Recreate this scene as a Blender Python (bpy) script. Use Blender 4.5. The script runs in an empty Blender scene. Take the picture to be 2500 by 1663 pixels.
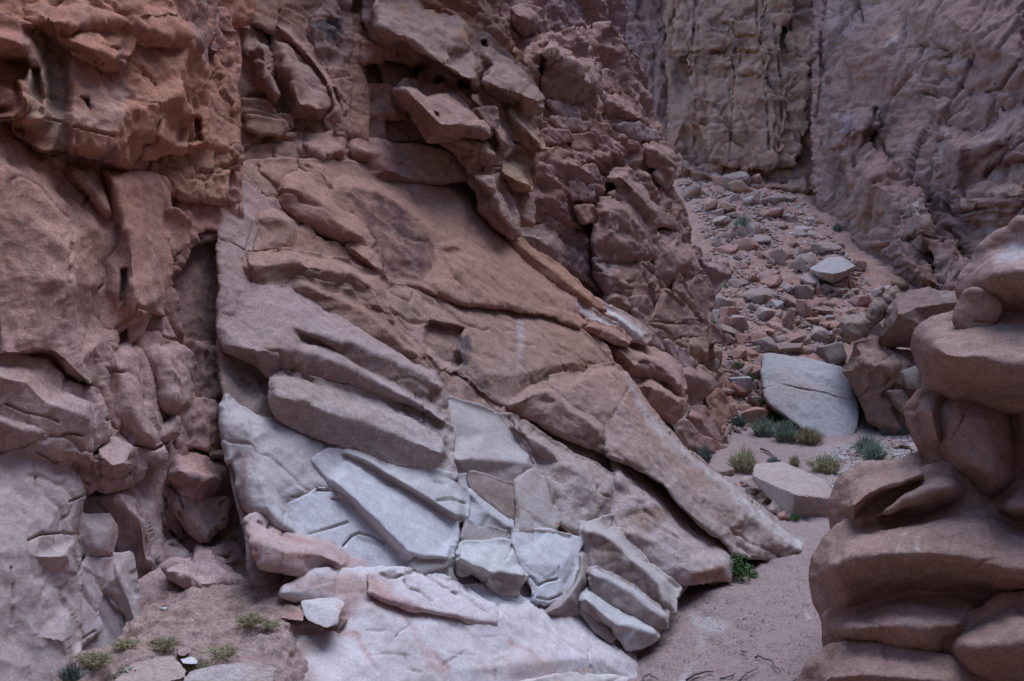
import bpy, math, random
import numpy as np
from mathutils import Vector
from mathutils.geometry import delaunay_2d_cdt

random.seed(7); rng = np.random.default_rng(7)
scene = bpy.context.scene
COL = scene.collection
R = math.radians

# ---------------------------------------------------------------- camera
F = 2453.0                      # focal length in photograph pixels (photo 2500 x 1663)
PITCH = math.atan((831.5 - 620) / F)
cam_data = bpy.data.cameras.new('camera')
cam = bpy.data.objects.new('camera', cam_data); COL.objects.link(cam)
cam_data.sensor_width = 36.0
cam_data.lens = 36.0 * F / 2500.0
cam_data.clip_start = 0.05; cam_data.clip_end = 500
cam.location = (0, 0, 0)
cam.rotation_euler = (R(90) - PITCH, 0, 0)
scene.camera = cam
# ---------------------------------------------------------------- light
SUN_EL, SUN_AZ = 74.0, 35.0    # azimuth clockwise from +Y
world = bpy.data.worlds.new('World'); scene.world = world; world.use_nodes = True
wn = world.node_tree
bg = wn.nodes['Background']
sky = wn.nodes.new('ShaderNodeTexSky'); sky.sky_type = 'NISHITA'; sky.sun_disc = False
sky.sun_elevation = R(SUN_EL); sky.sun_rotation = R(SUN_AZ)
sky.air_density = 1.0; sky.dust_density = 0.0; sky.ozone_density = 5.0
wn.links.new(sky.outputs['Color'], bg.inputs['Color'])
bg.inputs['Strength'].default_value = 0.13
sun_data = bpy.data.lights.new('sun', 'SUN'); sun_data.energy = 1.1; sun_data.angle = R(40)
sun_data.color = (0.80, 0.88, 1.0)
sun = bpy.data.objects.new('sun', sun_data); COL.objects.link(sun)
el, az = R(SUN_EL), R(SUN_AZ)
sdir = Vector((math.sin(az)*math.cos(el), math.cos(az)*math.cos(el), math.sin(el)))
sun.rotation_euler = sdir.to_track_quat('Z', 'Y').to_euler()
scene.view_settings.view_transform = 'Standard'; scene.view_settings.look = 'None'
scene.view_settings.exposure = 1.78; scene.view_settings.gamma = 1.0
scene.view_settings.use_curve_mapping = False
scene.cycles.max_bounces = 6; scene.cycles.diffuse_bounces = 5
scene.cycles.use_denoising = True

# ---------------------------------------------------------------- projection helpers
cp, sp = math.cos(PITCH), math.sin(PITCH)
def ray(px, py):
    """world direction per unit of forward depth Y for photograph pixels"""
    x = (np.asarray(px, float) - 1250) / F; y = -(np.asarray(py, float) - 831.5) / F
    d = np.stack([x, cp + y*sp, -sp + y*cp], -1)
    return d / d[..., 1:2]
def project(P):
    yy = P[..., 1]*cp - P[..., 2]*sp
    zz = P[..., 1]*sp + P[..., 2]*cp
    return 1250 + F*P[..., 0]/yy, 831.5 - F*zz/yy
TILE = dict(a=(0, 0), b=(825, 0), c=(1650, 0), d=(0, 546), e=(825, 546), f=(1650, 546),
            g=(0, 1093), h=(825, 1093), i=(1650, 1093))
K = 850/2338.0
def pts(spec, hdef=0.0):
    out = []; t = None
    for tok in spec.replace(';', ' ').split():
        if tok in TILE: t = TILE[tok]; continue
        if tok == 's': t = None; continue
        v = [float(q) for q in tok.split(',')]
        h = v[2] if len(v) > 2 else hdef
        if t and t[1] == 0 and v[1] <= -50: v[1] -= 420      # rock carries on above the picture
        elif t is None and v[1] <= -50: v[1] -= 150
        if t: out.append((t[0] + v[0]*K, t[1] + v[1]*K, h))
        else: out.append((v[0], v[1], h))
    return np.array(out)

# ---------------------------------------------------------------- noise
_perm = rng.permutation(256).astype(np.int32); _perm = np.concatenate([_perm, _perm, _perm])
_g = rng.normal(size=(256, 3)).astype(np.float32); _g /= np.linalg.norm(_g, axis=1)[:, None]
def perlin(P):
    P = P.astype(np.float32)
    i = np.floor(P).astype(np.int32); f = P - i; i &= 255
    u = f*f*f*(f*(f*6-15)+10)
    def g(dx, dy, dz):
        hsh = _perm[_perm[_perm[(i[:, 0]+dx) & 255] + ((i[:, 1]+dy) & 255)] + ((i[:, 2]+dz) & 255)]
        q = _g[hsh]
        return q[:, 0]*(f[:, 0]-dx) + q[:, 1]*(f[:, 1]-dy) + q[:, 2]*(f[:, 2]-dz)
    l = lambda a, b, t: a + (b-a)*t
    x00 = l(g(0,0,0), g(1,0,0), u[:,0]); x10 = l(g(0,1,0), g(1,1,0), u[:,0])
    x01 = l(g(0,0,1), g(1,0,1), u[:,0]); x11 = l(g(0,1,1), g(1,1,1), u[:,0])
    return l(l(x00, x10, u[:,1]), l(x01, x11, u[:,1]), u[:,2])
def fbm(P, octv=5, gain=0.5):
    s = np.zeros(len(P), np.float32); a = 1.0; Q = P.astype(np.float32)
    for k in range(octv):
        s += a*perlin(Q); Q = Q*2.03 + 17.3; a *= gain
    return s
def ridged(P, octv=4, gain=0.5):
    s = np.zeros(len(P), np.float32); a = 1.0; Q = P.astype(np.float32)
    for k in range(octv):
        s += a*(1-np.abs(perlin(Q))*2.2); Q = Q*2.1 + 9.1; a *= gain
    return s
def cells(P, seed=0):
    """cell id value, distance to the cell border, random direction and offset from the cell point: broken, blocky rock"""
    P = P.astype(np.float32); i = np.floor(P).astype(np.int32); f = P - i
    d1 = np.full(len(P), 9, np.float32); d2 = d1.copy(); idv = np.zeros(len(P), np.int32); off = np.zeros((len(P), 3), np.float32)
    for dx in (-1, 0, 1):
        for dy in (-1, 0, 1):
            for dz in (-1, 0, 1):
                h = _perm[_perm[_perm[(i[:,0]+dx+seed) & 255] + ((i[:,1]+dy) & 255)] + ((i[:,2]+dz) & 255)]
                o = f - (_g[h]*0.5 + 0.5) - np.array([dx, dy, dz], np.float32)
                dd = (o*o).sum(1)
                m = dd < d1
                d2 = np.where(m, d1, np.minimum(d2, dd)); idv = np.where(m, h, idv); d1 = np.where(m, dd, d1); off[m] = o[m]
    return _g[idv, 0], np.sqrt(d2) - np.sqrt(d1), _g[(idv*7+3) & 255], off
# ---------------------------------------------------------------- 2D distance helpers
def seg_dist(X, Y, ring, closed=True):
    """unsigned distance and inside flag"""
    n = len(ring); D = np.full(X.shape, 1e9); ins = np.zeros(X.shape, bool)
    for k in range(n if closed else n-1):
        x0, y0 = ring[k][:2]; x1, y1 = ring[(k+1) % n][:2]
        dx, dy = x1-x0, y1-y0; L = dx*dx+dy*dy + 1e-12
        t = np.clip(((X-x0)*dx + (Y-y0)*dy)/L, 0, 1)
        D = np.minimum(D, (X-x0-t*dx)**2 + (Y-y0-t*dy)**2)
        if closed:
            c = ((y0 > Y) != (y1 > Y)) & (X < (x1-x0)*(Y-y0)/(y1-y0 + 1e-12) + x0)
            ins ^= c
    return np.sqrt(D), ins
def sstep(x): x = np.clip(x, 0, 1); return x*x*(3-2*x)

# ---------------------------------------------------------------- base planes: 1/depth linear in pixels
class Group: pass
GROUPS = {}
def group(key, p3, root, col, mat, **kw):
    A = np.array([[1, p[0], p[1]] for p in p3], float); b = np.array([1/p[2] for p in p3])
    g = Group(); g.c = np.linalg.solve(A, b); g.root = root; g.col = col; g.mat = mat
    g.name = 'rock_slab'; g.amp = 0.05; g.freq = 1.3; g.cell = 0.0; g.lay = 0.0; g.cellf = 2.0; g.wob = 1.0; g.sp = 2.85
    g.laydir = (0.45, 0.1, 0.9); g.r = 0.016; g.t = 0.5; g.out = 0.03; g.vert = 0.0; g.sat = 1.0; g.along = None; g.stretch = 2.5; g.ck = 0.0; g.ckf = 1.1; g.rel = 1.0; g.bed = 0.0; g.k = 1.0; g.region = None; g.sm = 1; g.blend = 0.0; g.ry = 0.0; g.gain = .54; g.hue = np.array([1.0, .955, 1.0]); g.bedf = 3.0; g.warp = .3
    for k, v in kw.items(): setattr(g, k, v)
    if g.along is not None:
        q = np.array(g.along, float)
        if q.shape == (2, 2):
            P2 = [ray(*a)/(g.c[0]+g.c[1]*a[0]+g.c[2]*a[1]) for a in q]; q = P2[1]-P2[0]
        g.along = q/np.linalg.norm(q)
    GROUPS[key] = g
CRACKS, STAIN_SHADE, VEINS, PITS = [], [], [], []
def crack(spec, w=3.0, d=0.05): CRACKS.append((pts(spec), w, d))
def stain_shade(spec, col, a=0.8, soft=12.0, gr=False): STAIN_SHADE.append((pts(spec), np.array(col), min(1.0, a*1.25), soft, gr))
def vein(spec, col, w=4.0, a=0.8): VEINS.append((pts(spec), np.array(col), w, a))
def pit(spec, d=0.2, soft=10.0): PITS.append((pts(spec), d, soft))
def bbox_hit(p, X, Y, m): return not (p[:,0].max()+m < X.min() or p[:,0].min()-m > X.max() or p[:,1].max()+m < Y.min() or p[:,1].min()-m > Y.max())

TRIS = [0]
def mesh_from(name, V, quads, mat, parent=None, colors=None, tris=None, smooth=True):
    me = bpy.data.meshes.new(name)
    nq = len(quads); nt = 0 if tris is None else len(tris)
    me.vertices.add(len(V)); me.vertices.foreach_set('co', np.asarray(V, np.float32).ravel())
    loops = np.asarray(quads, np.int32).ravel()
    if nt: loops = np.concatenate([loops, np.asarray(tris, np.int32).ravel()])
    me.loops.add(len(loops)); me.loops.foreach_set('vertex_index', loops)
    st = np.arange(nq)*4
    if nt: st = np.concatenate([st, nq*4 + np.arange(nt)*3])
    me.polygons.add(nq+nt); me.polygons.foreach_set('loop_start', st.astype(np.int32))
    me.polygons.foreach_set('use_smooth', np.full(nq+nt, smooth))
    me.update(calc_edges=True); me.validate()
    TRIS[0] += nq*2+nt
    if colors is not None:
        a = me.attributes.new('col', 'FLOAT_COLOR', 'POINT')
        c = np.ones((len(V), 4), np.float32); c[:, :3] = colors
        a.data.foreach_set('color', c.ravel())
    me.materials.append(mat)
    o = bpy.data.objects.new(name, me); COL.objects.link(o)
    if parent is not None: o.parent = parent; o.matrix_parent_inverse = parent.matrix_world.inverted()
    return o

def grooves(P, Nf, k=1.0):
    X, Y = project(P); wobp = 4*fbm(P*3, 3); wob2 = 4*fbm(P*3+31, 3)
    for pp, wdt, dep in CRACKS:
        if not bbox_hit(pp, X, Y, wdt*3): continue
        Dc, _ = seg_dist(X + wobp, Y + wob2, pp, False)
        wl = wdt*(0.7 + 0.6*perlin(P*4+3))
        P = P - Nf*(k*dep*(.25 + .75*sstep(.6 + 1.6*perlin(P*2.6 + 9)))*np.exp(-(Dc/np.maximum(wl, 2.0))**2))[:, None]
    return P
def color_verts(V, base, salt=0.0, gr=False):
    base = np.array(base, float); c = base.copy() if base.ndim == 2 else np.tile(base, (len(V), 1))
    X, Y = project(V)
    wob = 10*fbm(V*2.5 + salt, 3); wob2 = 10*fbm(V*7 + salt, 4, .65)
    for p, sc, a, soft, sg in STAIN_SHADE:
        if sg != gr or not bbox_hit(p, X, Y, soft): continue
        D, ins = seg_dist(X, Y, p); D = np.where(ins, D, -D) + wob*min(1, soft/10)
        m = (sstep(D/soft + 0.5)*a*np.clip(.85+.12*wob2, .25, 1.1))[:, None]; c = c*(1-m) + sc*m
    for p, vc, w, a in VEINS:
        if not bbox_hit(p, X, Y, w*3): continue
        D, _ = seg_dist(X + wob*0.7, Y + wob*0.5, p, False)
        m = (np.exp(-(D/(w*(.75+.7*np.abs(wob)/10)))**2)*a*sstep(.55+wob/9))[:, None]; c = c*(1-m) + vc*m
    return c

def piece(gk, ring, *lines, h=0.0, col=None, r=None, t=None, amp=None, name=None, sm=None, sp_=None, wob=None,
          parent=None, freq=None, label=None, cell=None, lay=None, mat=None, out=None, cellf=None, vert=None):
    g = GROUPS[gk]
    r = g.r if r is None else r; t = g.t if t is None else t; amp = g.amp if amp is None else amp
    freq = g.freq if freq is None else freq; cell = g.cell if cell is None else cell; lay = g.lay if lay is None else lay
    cellf = cellf or g.cellf; sm = g.sm if sm is None else sm
    rp = pts(ring, h)
    cps = [rp]; edges = [(k, (k+1) % len(rp)) for k in range(len(rp))]; n = len(rp)
    for hh, ls in lines:
        lp = pts(ls, hh); cps.append(lp); edges += [(n+k, n+k+1) for k in range(len(lp)-1)]; n += len(lp)
    cp_ = np.concatenate(cps); cp_[:, 2] = np.where(cp_[:, 2] > 0, cp_[:, 2]*g.rel, cp_[:, 2])
    D0 = 1.0/(g.c[0] + g.c[1]*cp_[:, 0] + g.c[2]*cp_[:, 1])
    P3 = ray(cp_[:, 0], cp_[:, 1])*(D0 - cp_[:, 2])[:, None]
    cen = P3[:len(rp)].mean(0)
    Wd = -cen/np.linalg.norm(cen); U = np.cross([0, 0, 1], Wd); U /= np.linalg.norm(U); Vv = np.cross(Wd, U)
    q = P3 - cen; uv = np.stack([q@U, q@Vv], 1); w = q@Wd
    depth = np.linalg.norm(cen)
    s = (sp_ or g.sp)/F*depth
    r = min(r, 0.33*min(np.ptp(uv[:len(rp), 0]), np.ptp(uv[:len(rp), 1])))
    res = delaunay_2d_cdt([Vector(x) for x in uv], edges, [], 0, 1e-6)
    tv = np.array([[x.x, x.y] for x in res[0]]); tw = np.zeros(len(tv))
    for k, og in enumerate(res[3]):
        if og: tw[k] = w[og[0]]
        else:
            dd = np.hypot(*(uv - tv[k]).T); o2 = np.argsort(dd)[:2]; tw[k] = np.average(w[o2], weights=1/(dd[o2]+1e-6))
    m = 4*s + max(g.out if out is None else out, 0) + .05*(g.wob if wob is None else wob)
    u0, v0 = uv[:len(rp)].min(0) - m; u1, v1 = uv[:len(rp)].max(0) + m
    nu, nv = int((u1-u0)/s)+2, int((v1-v0)/s)+2
    gu = u0 + s*np.arange(nu); gv = v0 + s*np.arange(nv)
    GU, GV = np.meshgrid(gu, gv, indexing='ij')
    H = np.full((nu, nv), np.nan)
    for tri in res[2]:
        if len(tri) != 3: continue
        a, b, c_ = tv[tri[0]], tv[tri[1]], tv[tri[2]]
        lo = np.floor((np.minimum(np.minimum(a, b), c_) - [u0, v0])/s).astype(int); hi = np.ceil((np.maximum(np.maximum(a, b), c_) - [u0, v0])/s).astype(int)+1
        lo = np.maximum(lo, 0)
        sl = (slice(lo[0], hi[0]), slice(lo[1], hi[1]))
        x, y = GU[sl], GV[sl]
        det = (b[1]-c_[1])*(a[0]-c_[0]) + (c_[0]-b[0])*(a[1]-c_[1])
        if abs(det) < 1e-12: continue
        l1 = ((b[1]-c_[1])*(x-c_[0]) + (c_[0]-b[0])*(y-c_[1]))/det
        l2 = ((c_[1]-a[1])*(x-c_[0]) + (a[0]-c_[0])*(y-c_[1]))/det
        l3 = 1-l1-l2
        ins = (l1 > -1e-6) & (l2 > -1e-6) & (l3 > -1e-6)
        val = l1*tw[tri[0]] + l2*tw[tri[1]] + l3*tw[tri[2]]
        H[sl] = np.where(ins, val, H[sl])
    # extend outside the ring (convex hull gaps) then round the creases
    for _ in range(60):
        nan = np.isnan(H)
        if not nan.any(): break
        Hp = np.pad(H, 1, constant_values=np.nan); st = np.stack([Hp[2:,1:-1], Hp[:-2,1:-1], Hp[1:-1,2:], Hp[1:-1,:-2]])
        cnt = (~np.isnan(st)).sum(0); mean = np.where(cnt > 0, np.nansum(st, 0)/np.maximum(cnt, 1), np.nan)
        H = np.where(nan, mean, H)
    H = np.where(np.isnan(H), np.nanmean(H), H)
    for _ in range(sm):
        Hp = np.pad(H, 2, mode='edge')
        H = sum(Hp[a:a+nu, 2:-2]*wt for a, wt in zip(range(5), (.1,.2,.4,.2,.1)))
        Hp = np.pad(H, 2, mode='edge')
        H = sum(Hp[2:-2, a:a+nv]*wt for a, wt in zip(range(5), (.1,.2,.4,.2,.1)))
    flat = cen + GU.ravel()[:, None]*U + GV.ravel()[:, None]*Vv + H.ravel()[:, None]*Wd
    wv = (g.wob if wob is None else wob)
    k1 = 0.9/ max(r, 0.04)
    wu = ((fbm(flat*2.2+5, 4)*0.045*wv + fbm(flat*9+1, 2)*0.012*wv)).reshape(nu, nv)
    wz = ((fbm(flat*2.2+55, 4)*0.045*wv + fbm(flat*9+31, 2)*0.012*wv)).reshape(nu, nv)
    Dst, ins = seg_dist(GU+wu, GV+wz, uv[:len(rp)])
    sd = np.where(ins, Dst, -Dst) + (g.out if out is None else out)
    inside = sd > 0
    cellk = inside[:-1,:-1] & inside[1:,:-1] & inside[1:,1:] & inside[:-1,1:]
    used = np.zeros((nu, nv), bool)
    used[:-1,:-1] |= cellk; used[1:,:-1] |= cellk; used[1:,1:] |= cellk; used[:-1,1:] |= cellk
    if cellk.sum() < 4: return None
    allc = np.zeros((nu, nv), bool); allc[1:-1,1:-1] = cellk[:-1,:-1] & cellk[1:,:-1] & cellk[1:,1:] & cellk[:-1,1:]
    border = used & ~allc
    # surface detail
    dHu, dHv = np.gradient(H, s)
    Nn = -dHu[..., None]*U - dHv[..., None]*Vv + Wd
    Nn /= np.linalg.norm(Nn, axis=-1, keepdims=True)
    idx = np.where(used.ravel())[0]
    P = flat[idx]; Nf = Nn.reshape(-1, 3)[idx]; sdf = sd.ravel()[idx]
    e = np.clip(sdf, 0, r); drop = r - np.sqrt(np.maximum(r*r - (r-e)**2, 0))
    g1, g2 = np.gradient(sd, s)
    gl = np.hypot(g1, g2)+1e-9
    bf = border.ravel()[idx]
    shift = np.where(bf, np.clip(sdf, 0, 1.5*s), 0)
    P = P - (shift*(g1/gl).ravel()[idx])[:, None]*U - (shift*(g2/gl).ravel()[idx])[:, None]*Vv
    disp = amp*fbm(P*freq, 6, g.gain) + 0.35*amp*(ridged(P*freq*2.3, 3, 0.5)-1.1)
    vert = g.vert if vert is None else vert
    if vert > 0:
        Q = P*np.array([2.6, 2.6, .5]) + 7
        disp += vert*(fbm(Q, 4, .55) + .5*np.minimum(ridged(Q*1.3 + 20, 2) - 1.2, .2))
    if lay > 0:
        ld = np.array(g.laydir); ld = ld/np.linalg.norm(ld)
        ax = P@ld; Q = np.stack([P[:,0]*0.5, P[:,1]*0.5, ax*9.0], 1)
        disp += lay*np.clip(fbm(Q, 3, 0.6)*1.6, -0.7, 0.9)
    if g.bed > 0:
        ld = np.array(g.laydir); ld = ld/np.linalg.norm(ld); ax = P@ld; pe = P - np.outer(ax, ld)
        for bf_, wd_ in ((g.bedf, 1.0), (g.bedf*2.3, .6)):
            Q = pe*.55*bf_/3 + np.outer(ax*bf_, ld) + .35*np.stack([fbm(P*1.7, 2)]*3, 1)
            fz = fbm(Q, 2, .5); gw = 1.7*s*bf_
            disp -= g.bed*wd_*np.exp(-(fz/gw)**2)*sstep(fbm(P*.9*bf_/3 + 33, 3)*2.6 + .1)
    Pa = P if g.along is None else P - np.outer(P@g.along, g.along)*(1-1/g.stretch)
    if cell > 0:
        Pw = Pa + g.warp/cellf*np.stack([fbm(P*cellf*1.1, 3), fbm(P*cellf*1.1+40, 3), fbm(P*cellf*1.1+80, 3)], 1)
        cid, cb, cg, co = cells(Pw*cellf)
        disp += cell*(cid*0.55 + 0.9*np.clip((cg*co).sum(1), -.6, .6)) - cell*0.5*np.exp(-(cb/0.045)**2)
        cid, cb, cg, co = cells(Pw*cellf*2.7 + 13)
        disp += cell*.33*(cid*0.55 + 0.9*np.clip((cg*co).sum(1), -.6, .6))
    ck = g.ck
    if ck > 0:
        Pw = Pa*1.0 + 0.16*np.stack([fbm(P*2.2, 3), fbm(P*2.2+40, 3), fbm(P*2.2+80, 3)], 1)
        _, cb, _, _ = cells(Pw*g.ckf, 9)
        wv_ = 2.3*s*g.ckf
        disp -= ck*np.exp(-(cb/wv_)**2)*sstep(fbm(P*1.1+60, 2)*2.2 + .35)
        _, cb, cg, co = cells(Pa*g.ckf*3.1 + 5, 21)
        disp += ck*.55*np.clip((cg*co).sum(1), -.5, .5)*sstep(fbm(P*1.6+90, 2)*2.5 + .5)
    P = P + Nf*disp[:, None] - Wd*drop[:, None]
    X, Y = project(P)
    P = P + (grooves(P, Nf) - P)*sstep(sdf/(4*s))[:, None]; wobp = 4*fbm(P*3, 3)
    for pp, dep, soft in PITS:
        if not bbox_hit(pp, X, Y, soft): continue
        Dc, i2 = seg_dist(X + wobp, Y + wobp, pp); Dc = np.where(i2, Dc, -Dc)
        P = P + (P/np.linalg.norm(P, axis=1)[:, None])*(dep*sstep(Dc/soft + 0.15))[:, None]
    remap = np.full(nu*nv, -1); remap[idx] = np.arange(len(idx))
    ids = remap.reshape(nu, nv)
    q4 = np.stack([ids[:-1,:-1][cellk], ids[1:,:-1][cellk], ids[1:,1:][cellk], ids[:-1,1:][cellk]], 1)
    # skirt
    E = np.concatenate([q4[:, [0,1]], q4[:, [1,2]], q4[:, [2,3]], q4[:, [3,0]]])
    key = np.minimum(E[:,0], E[:,1]).astype(np.int64)*len(idx) + np.maximum(E[:,0], E[:,1])
    _, inv, cnt = np.unique(key, return_inverse=True, return_counts=True)
    B = E[cnt[inv] == 1]
    bv = np.unique(B); bm = np.full(len(idx), -1); n0 = len(P)
    inner = np.clip(t*0.12, 0, 0.06)
    gU = (g1/gl).ravel()[idx][bv]; gV = (g2/gl).ravel()[idx][bv]
    S1 = P[bv] - Wd*(0.25*t) + inner*(gU[:, None]*U + gV[:, None]*Vv)
    S2 = P[bv] - Wd*t + 2.2*inner*(gU[:, None]*U + gV[:, None]*Vv)
    m1 = bm.copy(); m1[bv] = n0 + np.arange(len(bv)); m2 = bm.copy(); m2[bv] = n0 + len(bv) + np.arange(len(bv))
    k1 = np.stack([B[:,1], B[:,0], m1[B[:,0]], m1[B[:,1]]], 1)
    k2 = np.stack([m1[B[:,1]], m1[B[:,0]], m2[B[:,0]], m2[B[:,1]]], 1)
    Vall = np.concatenate([P, S1, S2])
    base = g.col if col is None else col
    base = np.array(base)*(1 + rng.uniform(-0.06, 0.06))
    lum = base@np.array([.3, .59, .11]); base = np.maximum(lum + (base - lum)*g.sat, .01)*(g.hue if g.sat > 1.05 else 1.0)
    base = base*g.k
    if g.region:     # the stone itself changes gradually: flood-polished and pale low down, rosier and redder above
        zz = P[:, 2] + .30*fbm(P*.8 + 70, 4) + g.ry*np.maximum(P[:, 1] - 7.6, 0)
        zk = [q[0] for q in g.region]
        rg = np.stack([np.interp(zz, zk, [q[1][c] for q in g.region]) for c in range(3)], 1)
        bb = base*(1-g.blend) + rg*g.blend
    else: bb = base*(1-g.blend) + np.array(g.col)*g.k*g.blend
    bb = np.broadcast_to(bb, P.shape)
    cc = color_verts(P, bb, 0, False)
    cc = np.concatenate([cc, cc[bv], cc[bv]])
    o = mesh_from(name or g.name, Vall, np.concatenate([q4, k1, k2]), mat or g.mat, parent or g.root, cc)
    if label: o['label'] = label
    return o

# ---------------------------------------------------------------- objects bookkeeping
def crisp(o, a=28):
    o.data.set_sharp_from_angle(angle=R(a)); return o
def empty(name, loc=(0, 0, 0), label=None, cat=None, kind=None, grp=None):
    o = bpy.data.objects.new(name, None); COL.objects.link(o); o.location = loc; o.empty_display_size = 0.2
    tag(o, label, cat, kind, grp); bpy.context.view_layer.update(); return o
def tag(o, label=None, cat=None, kind=None, grp=None):
    if label: o['label'] = label
    if cat: o['category'] = cat
    if kind: o['kind'] = kind
    if grp: o['group'] = grp
    return o

# ---------------------------------------------------------------- materials
def rock_mat(name, mott=(0.27, 0.14, 0.10), mott_a=0.45, dark=(0.10, 0.06, 0.055), dark_a=0.35, light_a=0.25,
             scale=1.0, streak=0.3, bump=0.5, speck=0.35, rough=0.92):
    m = bpy.data.materials.new(name); m.use_nodes = True; nt = m.node_tree; N = nt.nodes; L = nt.links
    bs = N['Principled BSDF']; bs.inputs['Roughness'].default_value = rough
    bs.inputs['Specular IOR Level'].default_value = 0.18
    at = N.new('ShaderNodeAttribute'); at.attribute_name = 'col'
    geo = N.new('ShaderNodeNewGeometry')
    def noise(sc, det=4, ro=0.6, vec=None, dist=0.0):
        n = N.new('ShaderNodeTexNoise'); n.inputs['Scale'].default_value = sc; n.inputs['Detail'].default_value = det
        n.inputs['Roughness'].default_value = ro; n.inputs['Distortion'].default_value = dist
        L.new(vec or geo.outputs['Position'], n.inputs['Vector']); return n.outputs['Fac']
    def ramp(fac, a, b, lo=0.0, hi=1.0):
        n = N.new('ShaderNodeMapRange'); n.inputs['From Min'].default_value = a; n.inputs['From Max'].default_value = b
        n.inputs['To Min'].default_value = lo; n.inputs['To Max'].default_value = hi; L.new(fac, n.inputs['Value']); return n.outputs['Result']
    def mix(fac, A, B, mode='MIX'):
        n = N.new('ShaderNodeMix'); n.data_type = 'RGBA'; n.blend_type = mode
        if isinstance(fac, float): n.inputs[0].default_value = fac
        else: L.new(fac, n.inputs[0])
        L.new(A, n.inputs[6])
        if isinstance(B, tuple): n.inputs[7].default_value = (*B, 1)
        else: L.new(B, n.inputs[7])
        return n.outputs[2]
    mp = N.new('ShaderNodeMapping'); mp.inputs['Scale'].default_value = (2.2, 2.2, 0.28); L.new(geo.outputs['Position'], mp.inputs['Vector'])
    c = at.outputs['Color']
    c = mix(ramp(noise(0.9*scale, 6, 0.62), 0.46, 0.66, 0, mott_a), c, mott)
    c = mix(ramp(noise(1.7*scale, 7, 0.66, dist=0.6), 0.55, 0.75, 0, dark_a), c, dark)
    c = mix(ramp(noise(2.6*scale, 6, 0.7), 0.56, 0.74, 0, light_a), c, (0.47, 0.41, 0.38))
    if streak > 0:
        c = mix(ramp(noise(1.6*scale, 5, 0.65, mp.outputs['Vector'], 0.3), 0.53, 0.72, 0, streak), c, dark)
        c = mix(ramp(noise(2.3*scale, 4, 0.6, mp.outputs['Vector'], 0.2), 0.58, 0.72, 0, streak*0.7), c, (0.42, 0.36, 0.33))
    # grain: crystals and pits
    gr = noise(70, 3, 0.7)
    n = N.new('ShaderNodeMapRange'); n.inputs['From Min'].default_value = 0.3; n.inputs['From Max'].default_value = 0.7
    n.inputs['To Min'].default_value = 1-speck; n.inputs['To Max'].default_value = 1+speck; L.new(gr, n.inputs['Value'])
    g2 = ramp(noise(14*scale, 5, 0.7), 0.3, 0.7, 1-speck*0.7, 1+speck*0.7)
    mm = N.new('ShaderNodeMath'); mm.operation = 'MULTIPLY'; L.new(n.outputs['Result'], mm.inputs[0]); L.new(g2, mm.inputs[1])
    vm = N.new('ShaderNodeVectorMath'); vm.operation = 'SCALE'; L.new(c, vm.inputs[0]); L.new(mm.outputs[0], vm.inputs['Scale'])
    L.new(vm.outputs[0], bs.inputs['Base Color'])
    b1 = N.new('ShaderNodeBump'); b1.inputs['Strength'].default_value = bump; b1.inputs['Distance'].default_value = 0.03
    L.new(noise(9*scale, 8, 0.68), b1.inputs['Height'])
    b2 = N.new('ShaderNodeBump'); b2.inputs['Strength'].default_value = bump*0.8; b2.inputs['Distance'].default_value = 0.006
    L.new(gr, b2.inputs['Height']); L.new(b1.outputs['Normal'], b2.inputs['Normal'])
    L.new(b2.outputs['Normal'], bs.inputs['Normal'])
    return m
PALE = (0.43, 0.395, 0.40); TAN = (0.335, 0.228, 0.193); PINK = (0.37, 0.24, 0.21); RED = (0.29, 0.155, 0.115); BROWN = (0.24, 0.145, 0.11)
VARN = (0.15, 0.085, 0.07); BLACK = (0.06, 0.05, 0.055); OCHRE = (0.31, 0.21, 0.14); WHITE = (0.52, 0.49, 0.505); LILAC = (0.37, 0.30, 0.29)
M_PALE = rock_mat('pale_granite', mott=(0.40, 0.29, 0.26), mott_a=0.35, dark_a=0.12, light_a=0.18, streak=0.10, speck=0.18, bump=0.35)
M_TAN = rock_mat('tan_sandstone', mott=(0.27, 0.15, 0.105), mott_a=0.4, dark_a=0.22, light_a=0.22, streak=0.12, speck=0.3, bump=0.45)
M_RED = rock_mat('red_sandstone', mott=(0.30, 0.14, 0.09), mott_a=0.5, dark=(0.11, 0.065, 0.065), dark_a=0.4, light_a=0.2, streak=0.35, speck=0.3, bump=0.6)
M_SPUR = rock_mat('spur_sandstone', mott=(0.27, 0.155, 0.125), mott_a=0.45, dark=(0.13, 0.085, 0.085), dark_a=0.45, light_a=0.25, scale=.7, streak=0.2, speck=0.35, bump=0.8)
M_FAR = rock_mat('far_sandstone', mott=(0.27, 0.15, 0.115), mott_a=0.5, dark=(0.12, 0.08, 0.08), dark_a=0.5, light_a=0.15, scale=0.45, streak=0.4, speck=0.4, bump=0.5)
M_ROUND = rock_mat('weathered_sandstone', mott=(0.30, 0.18, 0.12), mott_a=0.3, dark_a=0.15, light_a=0.15, streak=0.1, speck=0.3, bump=0.35)
# ---------------------------------------------------------------- cracks, stains, veins, hollows (surface features of the rock, with some painted light and shade)
# main outcrop
crack('e 1285,578 1330,670 1400,785 1470,880 1530,1000', 2.2, .04)
crack('e 0,1080 60,1075 100,1040 145,1005', 2.5, .05)





crack('h 1340,1005 1420,1025 1510,985', 2.4, .05)
crack('h 1270,850 1310,880 1350,925 1400,905 1490,880 1490,800', 2.4, .06)
crack('h 450,890 480,940 550,960 640,1030', 3, .07)
crack('h 580,850 660,900 720,940 800,985', 2.8, .07)

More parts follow.
